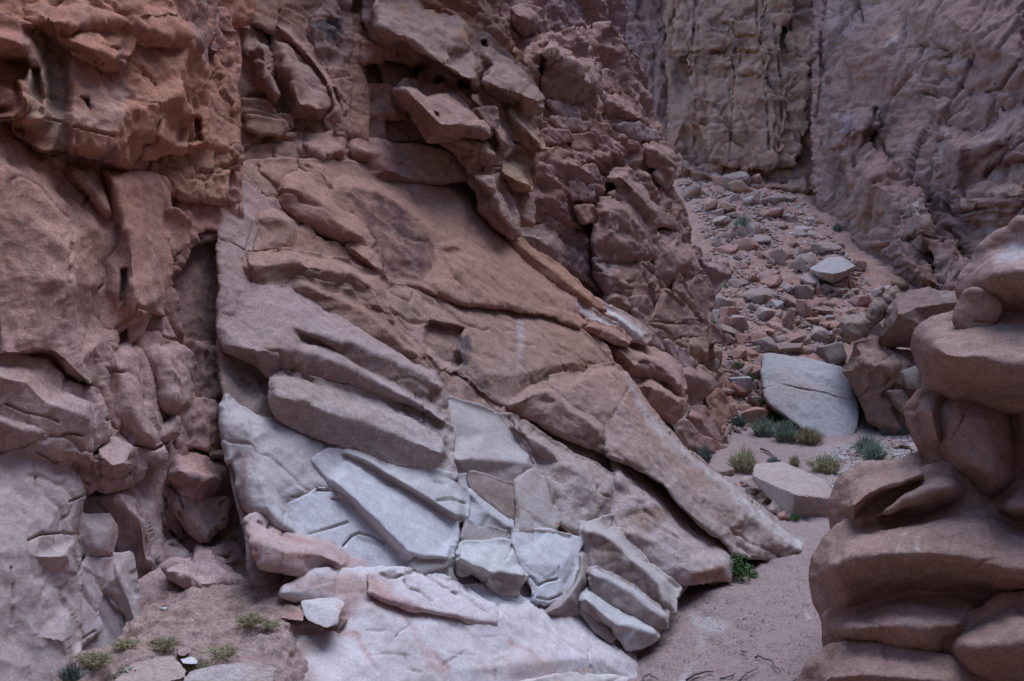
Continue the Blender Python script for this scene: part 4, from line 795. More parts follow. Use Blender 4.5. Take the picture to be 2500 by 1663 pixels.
piece('S', 'e 1500,120 1640,80 1720,140 1725,255 1745,360 1820,490 1760,440 1620,330 1490,250', h=-.6, col=(.2, .12, .12), amp=.2, cell=.035)
piece('S', 'e 1210,60 1380,25 1460,80 1500,180 1480,275 1340,195 1200,80', (-.2, 'e 1300,80 1420,150'), h=-.5, col=(.33, .235, .21), r=.2)
piece('S', 'e 2030,275 2070,270 2130,340 2190,450 2140,600 2080,620 1970,520', h=-.05, col=(.30, .19, .15), r=.1, cell=.05, cellf=1.8)
piece('S', 'e 2150,60 2338,60; f 60,130 150,180 210,350 120,420 60,430 20,330; e 2330,370 2200,440 2120,330', (.2, 'e 2240,150 2280,320; f 60,250'), h=-.2, col=(.29, .19, .17), r=.2, amp=.13)
piece('S', 'f 170,260 240,250 340,280 348,350 240,485 225,470 260,380 210,350', (.4, 'f 250,290 320,330'), h=-.1, col=(.34, .26, .24), r=.08)
piece('S', 'f 0,330 60,420 130,560 215,690 170,620; f 0,450', h=.1, col=(.29, .19, .165)); piece('S', 'f 60,430 150,360 210,370 240,500 215,680 160,620 100,510', h=.0, col=(.28, .18, .16), r=.12)
piece('S', 'e 2200,460 2330,560 2338,690 2090,672 2140,605', h=.1, col=(.3, .2, .155), r=.06); piece('S', 'e 2095,690 2230,700 2338,700 2338,850 2200,730', h=.12, col=(.31, .21, .16), r=.06)
piece('S', 'f 0,455 100,530 160,640 0,670', h=.1, col=(.31, .21, .155), r=.06); piece('S', 'f 0,675 100,650 180,655 195,765 60,765 0,780', h=.14, col=(.32, .22, .165), r=.08)
piece('S', 'f 40,790 190,775 200,840 190,905 120,900 60,850', (.3, 'f 90,800 170,830'), h=.1, col=(.32, .22, .16), r=.08); piece('S', 'f 200,660 240,690 320,780 210,800', h=.0, col=(.33, .21, .18), r=.04)
piece('S', 'e 1830,460 1900,450 1990,500 2010,600 1940,620 1780,540', (.1, 'e 1880,480 1960,560'), h=-.25, col=(.33, .23, .2), r=.12); piece('S', 'e 1960,520 2060,500 2090,650 2080,700 2000,620', h=.0, col=(.3, .2, .155), r=.08)
piece('S', 'e 1990,600 2100,720 2200,780 2338,900 2338,960 2260,940 2160,850 2060,760', h=.2, col=(.33, .24, .22), r=.1)
# spur foot
piece('S', 'e 2200,800 2338,860; f 60,900 130,940 90,960 0,945; e 2270,940', h=.5, col=(.37, .28, .27), r=.06, t=.8)
piece('S', 'f -20,1000 20,950 120,945 250,1020 290,1080 280,1140 200,1200 100,1240 60,1160', (.8, 'f 60,1000 200,1050'), h=.3, col=(.30, .2, .165), r=.15)
piece('S', 'f 210,1180 290,1130 335,1200 330,1300 310,1400 250,1330', h=.5, col=(.33, .19, .13), r=.1); piece('S', 'f 40,1260 180,1240 250,1330 310,1410 360,1560 250,1520 130,1460 60,1380', (.9, 'f 90,1290 180,1320 280,1450'), h=.5, col=(.29, .195, .17), r=.1)
piece('S', 'f -10,1170 60,1190 70,1260 30,1310 0,1310', h=.8, r=.06, col=(.3, .24, .22)); piece('S', 'f 0,1330 60,1340 170,1440 340,1520 390,1568; i 390,60 300,30 130,-10; f 100,1500 20,1400', h=.9, col=(.29, .2, .175), r=.08)
# --- far canyon wall
piece('B', 's 1180,-80 1960,-80 1990,300 2010,640 1700,640 1500,480 1300,300', (-1.0, 's 1240,100 1500,200'), h=-1.2, col=(.26, .17, .165), amp=.5, cell=.18, cellf=.28, r=.5)
piece('B', 'c -60,-80 1000,-80 975,250 960,500 985,750 990,1250 800,1230 500,1230 150,1130 -40,1000', (.3, 'c 100,300 350,350 600,350 900,300'), (.7, 'c 120,600 400,600 620,650 900,600'), h=.3, col=(.235, .15, .12), amp=.16, cell=.18, cellf=.4, r=.3, lay=.0)
for q, hh, c in (('c 120,-40 330,-60 340,150 310,330 115,340', 0.93, (0.248, 0.165, 0.129)), ('c 345,-60 540,-60 548,160 530,250 390,160 345,160', 0.96, (0.272, 0.182, 0.141)), ('c 555,-60 750,-60 745,140 660,155 565,150', 0.87, (0.272, 0.183, 0.141)),
                 ('c 320,165 400,170 415,300 320,330', 0.90, (0.248, 0.165, 0.129)), ('c 400,255 545,250 565,340 430,330', 0.93, (0.280, 0.187, 0.146)), ('c 560,160 660,160 670,340 580,320', 0.90, (0.272, 0.182, 0.141)),
                 ('c 115,355 390,355 380,480 130,460', 0.89, (0.272, 0.182, 0.141)), ('c 405,360 575,370 580,510 420,500', 1.01, (0.304, 0.204, 0.158)), ('c 400,520 585,525 605,700 390,710', 1.01, (0.296, 0.199, 0.154)), ('c 130,480 385,500 375,700 130,690', 0.87, (0.240, 0.161, 0.125)),
                 ('c 385,720 610,710 630,880 380,900', 0.96, (0.280, 0.188, 0.146)), ('c 130,700 370,710 365,890 220,900 130,800', 0.86, (0.240, 0.160, 0.125)), ('c 595,390 680,390 710,560 700,690 620,680', 0.87, (0.240, 0.160, 0.125)), ('c 620,690 700,700 690,1000 640,1000', 0.90, (0.272, 0.181, 0.141)),
                 ('c 225,905 365,900 350,1080 250,1060', 0.87, (0.248, 0.165, 0.129)), ('c 380,910 630,890 640,1100 500,1120 360,1080', 0.93, (0.256, 0.170, 0.133)), ('c 720,400 840,430 850,560 730,540', 0.79, (0.248, 0.166, 0.129)), ('c 725,550 850,570 820,760 730,760', 0.79, (0.240, 0.160, 0.125)),
                 ('c 725,770 850,780 830,900 700,890', 0.77, (0.240, 0.160, 0.125)), ('c 770,140 940,130 950,420 860,420 780,300', 0.73, (0.232, 0.155, 0.121)), ('c 20,20 130,0 120,200 20,230', 0.82, (0.264, 0.178, 0.137)), ('c 10,240 115,210 105,350 10,340', 0.79, (0.232, 0.155, 0.121)),
                 ('c 690,910 800,900 790,1080 650,1090', 0.77, (0.240, 0.160, 0.125)), ('c 640,45 740,60 745,130 700,150 630,90', 1.07, (0.288, 0.193, 0.150))):
    piece('B', q, h=hh, col=c, amp=.1, freq=.9, cell=.09, cellf=.7, r=.06, t=1.5, wob=5, out=.16, name='rock_block')
piece('B', 'c -80,980 100,1090 350,1190 700,1230 960,1210 1000,1330 700,1320 400,1270 100,1230 -80,1150', (.9, 'c 0,1080 200,1180 500,1240 800,1260'), h=.5, col=(.29, .185, .15), amp=.25, r=.3, lay=.08)
piece('Q', 's 1985,-80 2600,-80 2600,900 2330,800 2200,740 2100,690 2020,580 1990,430', (.3, 's 2100,100 2300,250 2450,200'), (-.8, 's 2005,60 2030,250 2060,400'), (.0, 's 2200,450 2400,500'), h=-.4, col=(0.215, 0.132, 0.127), amp=.22, cell=.18, cellf=.5, r=.5, lay=.03, sp_=3)
GROUPS['Q'].laydir = (0.75, 0.1, -0.62)
piece('Q', 'c 1430,60 1700,-60 2400,-60 2400,700 2000,900 1760,830 1860,620 1960,380 1700,430', (.9, 'c 1800,100 2100,300 2300,400'), h=.3, col=(0.241, 0.148, 0.139), amp=.16, lay=.02, cell=.13, cellf=.8, r=.6, t=1.5)
piece('Q', 'c 1760,840 2000,900 2200,760 2400,720 2400,1100 2150,1120 1850,1300 1760,1150', (.9, 'c 1900,1000 2200,950'), h=.35, col=(0.232, 0.148, 0.148), amp=.16, lay=.02, cell=.13, cellf=.8, r=.5, t=1.5)
GROUPS['Q'].laydir = (0.1, 0.1, 0.98)
piece('Q', 'c 1850,1310 2150,1130 2400,1120 2400,1568; f 2400,100 2000,400 1900,250; c 1900,1500', (.9, 'c 2000,1350 2300,1300'), h=.3, col=(0.232, 0.144, 0.127), amp=.14, lay=.05, cell=.12, cellf=.7, r=.4, t=1.5)
piece('Q', 'c 1180,1120 1250,950 1400,1080 1530,1190 1640,1300 1720,1568; f 1720,140 1760,380 1600,420 1400,330 1290,250 1230,100; c 1150,1400', (1.1, 'c 1300,1200 1500,1350; f 1500,100 1620,280'), h=.4, col=(0.232, 0.140, 0.131), amp=.25, cell=.14, cellf=.8, r=.4, t=1.5, sp_=3)
piece('Q', 'c 1070,770 1180,760 1330,740 1340,860 1250,960 1180,1110 1060,1000', (.9, 'c 1150,850 1250,880'), h=.3, col=(0.206, 0.132, 0.135), amp=.25, cell=.1, r=.3, t=1.5)
piece('Q', 'c 1560,1330 1640,1330 1720,1568; f 1700,140 1640,160 1580,100 1540,60', (1.7, 'c 1620,1420; f 1640,60'), h=.9, col=(0.241, 0.168, 0.168), amp=.2, r=.3, t=1.2)
piece('Q', 'f 1390,330 1490,330 1610,400 1600,450 1470,480 1420,430', (1.3, 'f 1450,380 1550,420'), h=.7, col=(0.284, 0.188, 0.139), amp=.1, r=.3, t=1.2)
piece('Q', 'f 1480,160 1600,200 1760,380 1770,420 1620,410 1500,330', (1.5, 'f 1560,260 1680,360'), h=1.0, col=(0.215, 0.132, 0.127), amp=.2, r=.25, t=1.2, cell=.08)
piece('Q', 'f 1730,150 1850,130 1930,260 1970,440 1900,470 1780,440', h=.9, col=(0.215, 0.128, 0.123), amp=.25, r=.3, cell=.1, t=1.2)
# --- low block on the right, behind the rounded stack
piece('E', 'f 1370,760 1420,600 1480,480 1560,450 1700,420 1960,470 2000,600 1800,720 1700,870 1600,850 1400,820', (.8, 'f 1480,600 1600,560 1660,700'), (.5, 'f 1620,500 1900,520'), h=.1, col=(.25, .155, .15), r=.2)
piece('E', 'f 1130,990 1200,800 1370,770 1400,825 1700,880 1750,1170 1640,1250 1700,1568 1560,1500 1300,1330 1250,1200', (.5, 'f 1300,950 1500,950 1620,1050'), (.2, 'f 1450,1150 1560,1350'), h=.05, col=(.27, .165, .15), r=.2, amp=.2, cell=.07, cellf=.9)
piece('E', 'f 1520,1010 1600,960 1640,1000 1650,1110 1560,1100', h=.6, col=(.33, .26, .25), r=.1); piece('E', 'f 1640,880 1710,900 1760,1050 1740,1170 1670,1150 1650,1000', (1.0, 'f 1690,980'), h=.6, col=(.31, .24, .22), r=.15)
piece('E', 'f 1420,1130 1520,1120 1600,1230 1620,1330 1560,1300 1480,1220', h=.5, col=(.24, .15, .145), r=.1)
piece('E', 'f 1380,440 1480,460 1450,560 1400,620 1260,740 1180,780 1100,740 1130,640 1280,610', h=.0, col=(.31, .215, .2), r=.2, amp=.2, cell=.1, cellf=1.2)

# --- rounded stack in the right foreground
piece('Z', 's 2430,800 2560,700 2900,700 2900,1700 2090,1700 2130,1500 2130,1330 2260,1230', h=-.7, col=(.22, .15, .12), t=1, name='rock_core')
piece('Z', 'f 3500,-30 2330,40 2290,90 2200,125 2110,200 2060,285 1990,370 1975,450 2050,530 2250,592 3500,605', (.4, 'f 2040,400,.12 2090,335,.3 2160,310 2250,300 3500,310'), (.3, 'f 2150,420 3500,420'), (-.1, 'f 2200,220 3450,100'), h=-.12, r=.06, sm=8)
piece('Z', 'f 1960,590 2000,535 2060,550 2080,575 2040,620 1950,650', h=.1, r=.05, col=(.28, .19, .15))
piece('Z', 'f 1696,750 1760,700 1900,668 2050,618 2090,560 2250,588 3500,600 3500,1200 2150,1175 1950,1115 1750,1030 1710,922 1684,822', (.55, 'f 1740,830 1780,870 1950,880 2120,880 2220,940 3500,980'), (.35, 'f 1800,960 2000,1020 2200,1080 3500,1100'), (.1, 'f 1800,740 2050,700 3450,720'), h=-.1, r=.1, sm=10)
piece('Z', 'f 1740,1030 1940,1105 2160,1175 2270,1200 2300,1330 2320,1568; i 2330,220 2210,335 2130,420 2050,402 1900,205 1800,152 1730,2; f 1700,1480 1760,1250', (.0, 'f 1850,1250 1880,1500; i 1950,150'), (.05, 'f 2100,1300 2150,1500; i 2150,200'), h=-.35, r=.14, sm=8)
piece('Z', 'f 1634,1262 1680,1190 1755,1168 1790,1300 1820,1500 1830,1568; i 1800,150 1730,2; f 1700,1480 1650,1340', (.0, 'f 1720,1260 1760,1450'), h=-.3, r=.15, sm=4)
piece('Z', 'f 2262,1200 3500,1180 3500,1568; i 3500,260 2320,215 2270,120; f 2300,1400', (-.05, 'f 2350,1350; i 2360,80'), h=-.25, r=.15, sm=4)
piece('Z', 'i 1112,562 1100,400 1150,282 1270,192 1500,162 1640,110 1772,132 1792,202 1700,213 1500,312 1345,422 1270,500 1190,540', (.15, 'i 1180,400 1300,300 1500,240 1650,180'), h=-.3, r=.16, sm=4)
piece('Z', 'i 1270,485 1350,422 1500,312 1650,232 1800,182 1872,202 1952,302 2035,405 1850,385 1720,455 1500,470', (.2, 'i 1400,440 1550,340 1700,280 1850,260'), h=-.2, r=.1, sm=4)
piece('Z', 'i 978,880 1000,750 1052,650 1200,550 1450,470 1700,450 1850,372 2030,408 2200,468 2270,520 3500,610 3500,1065 2250,1042 2050,1005 1700,1015 1500,1035 1250,1105 1120,1182 1060,1155 1000,1040',
      (.12, 'i 1150,630 1450,560 1750,520 2050,520'), (.42, 'i 1030,800 1150,740 1350,720 1500,710 1700,710 1850,730 2020,755 2150,800 3500,880'), (-.05, 'i 1150,1060 1350,960 1600,900 1900,930 2300,1000'), h=-.2, r=.12, sm=10)
piece('Z', 'i 2130,425 2210,335 2330,230 3500,240 3500,600 2270,515', (.1, 'i 2250,400 3450,380'), h=-.25, r=.12, sm=4)
piece('Z', 'i 1060,1172 1150,1132 1300,1082 1500,1027 1700,1012 2050,1002 3500,1062 3500,1180 2200,1172 2000,1252 1895,1332 1885,1402 1905,1502 1700,1482 1450,1432 1280,1402 1110,1412 1070,1292',
      (.35, 'i 1120,1200 1350,1180 1530,1170 1700,1190 1900,1210'), (.1, 'i 1300,1330 1600,1400 1800,1420'), h=-.12, r=.05, sm=10)
piece('Z', 'i 1888,1302 1930,1242 2100,1182 2250,1082 3500,1030 3500,1660 2100,1600 1900,1502 1878,1362', (.6, 'i 1930,1320 2100,1320 2300,1310 3500,1310'), (.3, 'i 2000,1480 2300,1500'), h=.1, r=.06, sm=8)
piece('Z', 'i 880,1660 980,1482 1080,1402 1350,1405 1480,1435 1700,1465 1950,1525 2150,1660', (.5, 'i 1020,1560 1350,1520 1700,1560'), h=.2, r=.12, sm=8)
# ---------------------------------------------------------------- sand, rubble slope, dirt
def ground_mat(name, grain=60, bump=0.5, dimple=0.0, mott=(0.30, 0.2, 0.17), mott_a=0.4, speck=0.25, scale=1.0):
    m = rock_mat(name, mott=mott, mott_a=mott_a, dark=(0.2, 0.13, 0.115), dark_a=0.3, light_a=0.25, streak=0, bump=bump, speck=speck, rough=0.97, scale=scale)
    return m
M_SAND = ground_mat('wash_sand', bump=1.0, mott=(0.29, 0.19, 0.18), mott_a=.5, speck=.3, scale=2.6)
M_TALUS = ground_mat('rubble_earth', bump=.9, mott=(0.34, 0.20, 0.155), mott_a=.5, speck=.4)
M_DIRT = ground_mat('dirt', bump=.9, mott=(0.24, 0.18, 0.13), mott_a=.6, speck=.4)
FLOOR = -3.2
def gz(x, y):
    x = np.asarray(x, float); y = np.asarray(y, float)
    toe = 17.9 + 0.25*np.sin(x*0.9)
    u = y - toe
    z = FLOOR + 0.42*np.log1p(np.exp(np.clip(u*3, -30, 60)))/3
    b = np.exp(-((x-2.0)/0.5)**2)*0.06*np.exp(-((y-9.0)/1.2)**2)
    return z + b + 0.03*np.sin(x*0.8+y*0.5)
def surf(x, y):
    z = gz(x, y); P = np.stack([np.ravel(x), np.ravel(y), np.ravel(z)], 1)
    far = P[:, 1] > 18.3
    h = np.zeros(len(P))
    if far.any(): h[far] = .24*fbm(P[far]*.7 + 11.0, 6, .55)
    if not far.all(): h[~far] = .05*fbm(P[~far]*1.5 + 3.0, 6, .55)
    return z + h.reshape(np.shape(z))
YS = np.linspace(4, 45, 500)
def ground_hits(px, py):
    """points where the lines of sight through photograph pixels meet the ground"""
    d = ray(px, py); P = d[:, None, :]*YS[None, :, None]
    under = P[..., 2] < gz(P[..., 0], P[..., 1]); y = YS[np.where(under.any(1), under.argmax(1), len(YS)-1)]
    for _ in range(5):
        p = d*y[:, None]; e = p[:, 2] - surf(p[:, 0], p[:, 1])
        y = y + .8*e/(np.where(y > 17.9, .42, .02) - d[:, 2])
    return d*y[:, None]
def ground_hit(px, py): return ground_hits(np.array([px]), np.array([py]))[0]
def spread(z, n, rr):
    """n random points inside a traced outline, set down on the ground"""
    xy = np.stack([rr.uniform(z[:, 0].min(), z[:, 0].max(), n*12), rr.uniform(z[:, 1].min(), z[:, 1].max(), n*12)], 1)
    xy = xy[seg_dist(xy[:, 0], xy[:, 1], z)[1]][:n]
    return ground_hits(xy[:, 0], xy[:, 1])
def sheet(name, xs, ys, mat, base, amp, salt, kind='structure', rocky=0.0, freq=1.5):
    X, Yg = np.meshgrid(xs, ys, indexing='ij'); P = np.stack([X.ravel(), Yg.ravel(), gz(X, Yg).ravel()], 1)
    P[:, 2] = surf(P[:, 0], P[:, 1]) if amp else P[:, 2]
    if rocky:
        cid, cb, _, _ = cells(P*3.1, 3); cid2, cb2, _, _ = cells(P*7.0, 5)
        P[:, 2] += rocky*(np.maximum(cid, 0)*1.6*np.minimum(cb*3, 1) + .45*np.maximum(cid2, 0)*np.minimum(cb2*3, 1))
    else:   # trodden, dimpled sand
        P[:, 2] += -0.075*np.maximum(0, fbm(P*[8, 5, 1] + 4, 2) - .10) - .05*np.maximum(0, perlin(P*[16, 10, 1])-.05)
    n, m = len(xs), len(ys); I = np.arange(n*m).reshape(n, m)
    q = np.stack([I[:-1,:-1].ravel(), I[1:,:-1].ravel(), I[1:,1:].ravel(), I[:-1,1:].ravel()], 1)
    o = mesh_from(name, P, q, mat, None, color_verts(P, base, 0, True)); tag(o, kind=kind); return o
stain_shade('i 60,1100 200,1120 260,1110 300,1150 365,1175 320,1240 240,1250 230,1310 170,1365 140,1350 130,1240 110,1170', (.42, .36, .35), .55, 16, True)
stain_shade('i 100,1420 140,1440 100,1560 40,1640 -60,1640 20,1540', (.46, .40, .39), .6, 16, True)
stain_shade('i 870,1110 910,1140 890,1150', (.55, .5, .48), .6, 8, True)
stain_shade('f 1250,1500 1500,1430 1700,1480 1760,1568; i 1760,100 1500,120 1200,200 1050,250 1060,100 900,60; f 1000,1500', (.42, .33, .31), .7, 40, True)
yn = 4.5*1.003**np.arange(500); yn = yn[yn < 18.6]
sand = sheet('sand', np.arange(-1.5, 9.0, .034), yn, M_SAND, (.315, .215, .20), .05, 3.0)
tal = sheet('rubble_slope', np.arange(2.0, 15.5, .055), np.arange(18.3, 33.5, .06), M_TALUS, (.33, .18, .14), .28, 11.0, rocky=.07, freq=.7)
gf = sheet('ground', np.arange(-40, 41, 4.0), np.arange(-30, 60, 4.0), M_SAND, (.36, .25, .22), 0, 0); gf.location.z = -.35
group('D', [(450, 1380, 6.25), (750, 1430, 6.15), (400, 1663, 5.0)], None, (.30, .195, .17), M_DIRT, amp=.05, freq=2.5, r=.02, t=.3, name='dirt', out=.05)
o = piece('D', 'g 380,1660 440,1420 780,1340 840,1260 940,1180 1040,1020 1150,860 1330,840 1500,840 1740,770 2050,830,-.15 2290,1000,-.2 2280,1150,-.2 2150,1300,-.33 2100,1450,-.36 2150,1680,-.4', (.02, 'g 900,1400 1500,1300'), (-.06, 'g 1850,1000 1900,1200 1860,1400 1880,1600'), h=-.08, amp=.1, sp_=2.6)
o.parent = None; tag(o, kind='structure')
# ---------------------------------------------------------------- boulders
import bmesh
def unit_sphere(n):
    bm = bmesh.new(); bmesh.ops.create_icosphere(bm, subdivisions=n, radius=1)
    V = np.array([v.co[:] for v in bm.verts]); T = np.array([[v.index for v in f.verts] for f in bm.faces]); bm.free(); return V, T
SPH = {n: unit_sphere(n) for n in (2, 3, 4, 5, 6)}
def hull_planes(pp):
    bm = bmesh.new()
    for p in pp: bm.verts.new(p)
    bmesh.ops.convex_hull(bm, input=bm.verts[:]); bm.normal_update()
    out = []
    for f in bm.faces: out.append((np.array(f.normal[:]), float(f.normal.dot(f.verts[0].co))))
    bm.free(); return out
def planes_rock(planes, n, p=16, amp=.04, size=1.0, salt=0.0, freq=2.0, pp=None):
    d, T = SPH[n]
    if pp is not None:   # spread the vertices evenly over an elongated rock
        _, sv, vt = np.linalg.svd(pp, full_matrices=False); d = (d*sv)@vt; d = d/np.linalg.norm(d, axis=1)[:, None]
    acc = np.zeros(len(d))
    for nn, off in planes: acc += np.maximum(d@nn/max(off, 1e-3), 0)**p
    V = d*(acc**(-1/p))[:, None]
    V = V + d*(size*amp*(fbm(V/size*freq + salt, 5, .55) + .4*(ridged(V/size*freq*1.7 + salt, 3)-1.1)))[:, None]
    return V, T
def rnd_planes(k=13, flat=1.0, seed=0):
    rr = np.random.default_rng(seed); n = rr.normal(size=(k, 3)); n /= np.linalg.norm(n, axis=1)[:, None]
    return [(n[i], rr.uniform(.62, 1.0)) for i in range(k)] + [(np.array(a, float), 1.0) for a in ((1,0,0),(-1,0,0),(0,1,0),(0,-1,0),(0,0,1),(0,0,-1))]
def hull_rock(name, spec, col, mat, label, cat, n=6, p=22, amp=.03, grp=None, parts=None):
    """spec: tile pixels with depth as third value"""
    q = pts(spec); P3 = ray(q[:, 0], q[:, 1])*q[:, 2][:, None]; c = P3.mean(0)
    size = np.linalg.norm(P3-c, axis=1).max()
    V, T = planes_rock(hull_planes(P3-c), n, p*1.7, amp, size, rng.uniform(0, 50), 2.2, P3-c)
    V = grooves(V+c, V/np.linalg.norm(V, axis=1)[:, None]) - c
    o = mesh_from(name, V, np.zeros((0, 4), int), mat, None, color_verts(V+c, col), tris=T); o.location = c
    crisp(o); return tag(o, label, cat, None, grp)
BOULDER_MESH = {}
def boulder(px, py, w, hgt, col, label, name='boulder', cat='boulder', grp=None, seed=None, mat=None, n=4, tile='f', hit=None, p=14, D=None, deep=.9):
    """px,py: foot of the rock in tile pixels; w, hgt its size in tile pixels"""
    ox, oy = TILE[tile]; X, Yp = ox+px*K, oy+py*K
    P = ray(X, Yp)*D if D else ground_hit(X, Yp)
    m = P[1]/F*K
    sx, sz = w*m/2, hgt*m/2
    seed = int(rng.integers(1, 9999)) if seed is None else seed
    V, T = planes_rock(rnd_planes(9, seed=seed), n, p*2.6, .05, 1.0, seed*.37, 1.8)
    a = rng.uniform(-.5, .5); Rm = np.array([[math.cos(a), -math.sin(a), 0], [math.sin(a), math.cos(a), 0], [0, 0, 1]])
    b = rng.uniform(-.25, .25); Rb = np.array([[math.cos(b), 0, math.sin(b)], [0, 1, 0], [-math.sin(b), 0, math.cos(b)]])
    V = (V@Rm.T@Rb.T); ext = V.max(0)-V.min(0); V = V/ext*2 - (V.max(0)+V.min(0))/ext
    V = V*np.array([sx, max(sx, sz)*deep, sz*1.15])
    c = P + np.array([0, sx*.5, sz*.8])
    col = np.array(col)*rng.uniform(.9, 1.1)
    o = mesh_from(name, V, np.zeros((0, 4), int), mat or M_TAN, None, np.tile(col, (len(V), 1)), tris=T); o.location = c; crisp(o)
    return tag(o, label, cat, None, grp)
# ---------------------------------------------------------------- single boulders
hull_rock('boulder', 'f 580,878,19 790,878,19.2 860,912,19.1 1130,968,19 1228,1115,18.4 1243,1280,17.7 1180,1462,17.2 980,1468,17.1 760,1340,17.35 620,1222,17.7 556,1050,18.4 800,1060,18.1 1080,1150,17.95 600,900,20.4 1150,990,20.4 1230,1250,19.5 640,1250,19.4 1000,1480,18.8',
          (.35, .31, .305), M_TAN, 'huge pale grey smooth slab of rock leaning at the foot of the rubble slope', 'boulder', p=13, amp=.04)
hull_rock('boulder', 'i 530,105,13.6 720,92,13.8 780,130,13.4 1000,212,12.9 1078,345,12.0 940,326,11.85 800,313,11.85 520,190,12.8 505,215,13.0 640,350,12.45 735,435,12.15 762,485,11.98 900,494,11.93 1045,492,11.93 1094,470,12.0 1085,400,12.5 700,210,14 1050,280,13',
          (.34, .255, .225), M_TAN, 'flat-topped pinkish block lying on the sand beyond the slab\'s pointed foot', 'boulder', n=5, p=34, amp=.022)
hull_rock('boulder', 'f 895,300,23.8 1020,225,24.8 1115,218,24.8 1210,282,24.2 1140,318,23.45 1060,338,23.3 950,322,23.45 960,368,23.6 1055,407,23.6 1112,382,23.7 1182,330,24.2 1000,330,24.8',
          (.36, .29, .27), M_TAN, 'tilted boulder with a whitish flat top high on the rubble slope', 'boulder', n=5, p=26)
hull_rock('boulder', 'f 440,470,22.8 500,440,23.3 620,425,23.5 665,450,23.3 702,500,22.9 640,548,22.6 570,552,22.5 480,505,22.6 600,475,22.4 600,500,23.6',
          (.27, .18, .16), M_TAN, 'dark brown wedge-shaped boulder at the left of the rubble slope', 'boulder', n=5, p=26)
hull_rock('stone', 'g 1065,1075,5.85 1130,975,6.2 1190,990,6.15 1265,968,6.25 1312,1020,6.05 1235,1105,5.75 1230,1148,5.75 1070,1130,5.85 1305,1050,6.05 1190,1040,6.2',
          (.46, .42, .41), M_PALE, 'pale grey flat-topped stone sitting on the dirt at lower left', 'stone', n=5, p=30, amp=.02)
hull_rock('stone', 'g 2015,1020,5.95 2130,1000,6.1 2270,1010,6.05 2320,1040,5.95 2280,1110,5.75 2270,1190,5.7 2190,1215,5.65 2060,1160,5.75 2030,1100,5.85 2200,1080,6.15',
          (.50, .44, .43), M_PALE, 'white rounded block beside the reddish layered stone at the edge of the dirt', 'stone', n=5, p=20, amp=.03)
hull_rock('stone', 'g 1720,1010,6.05 1850,1000,6.15 2010,1020,6.05 2045,1100,5.85 2040,1165,5.75 1900,1150,5.75 1790,1105,5.85 1900,1060,6.2',
          (.36, .20, .17), M_RED, 'reddish cracked stone between the dirt and the white rounded block', 'stone', n=5, p=22, amp=.06)
hull_rock('stone', 'g 920,1250,5.55 960,1210,5.7 1005,1225,5.65 1018,1270,5.5 990,1300,5.4 925,1300,5.4 970,1260,5.75', (.36, .21, .18), M_RED, 'small red angular stone at the foot of the left cliff', 'stone', n=4)
hull_rock('stone', 'g 855,1280,5.45 890,1265,5.5 918,1280,5.45 910,1308,5.35 860,1305,5.35 890,1290,5.6', (.36, .21, .18), M_RED, 'smallest red stone, tucked left of another red stone below the cliff', 'stone', n=3)
hull_rock('stone', 'g 800,1520,4.9 880,1440,5.15 1060,1420,5.2 1150,1385,5.3 1195,1430,5.15 1255,1490,5.0 1245,1540,4.85 1040,1600,4.65 700,1640,4.6 900,1540,5.2', (.36, .26, .23), M_DIRT, 'low brown slab with a chalky white rim at the bottom edge of the dirt', 'stone', n=5, p=20, amp=.05)
hull_rock('stone', 'g 1210,1420,5.15 1290,1400,5.25 1330,1430,5.15 1320,1455,5.08 1230,1450,5.05 1270,1430,5.3', (.5, .45, .43), M_PALE, 'small whitish stone just right of the brown slab\'s chalky rim', 'stone', n=4)
hull_rock('stone', 'g 1190,1390,5.2 1200,1320,5.45 1270,1310,5.5 1290,1370,5.25 1230,1400,5.15 1240,1360,5.5', (.33, .22, .2), M_DIRT, 'pinkish lump of rock half sunk in the dirt', 'stone', n=4, amp=.08)
hull_rock('stone', 'g 1280,1500,4.95 1500,1450,5.1 1720,1440,5.15 1850,1470,5.1 1840,1660,4.6 1150,1660,4.5 1500,1520,5.2', (.37, .30, .28), M_DIRT, 'whitish worn slab level with the dirt at the bottom edge', 'stone', n=5, p=16, amp=.05)
hull_rock('stone', 'h 1632,1490,6.75 1650,1468,6.78 1685,1470,6.78 1697,1495,6.72 1680,1511,6.66 1645,1508,6.66 1665,1490,6.85', (.25, .16, .13), M_ROUND, 'lone brown pebble-like stone on the pale water-washed rock', 'stone', n=4, p=8)

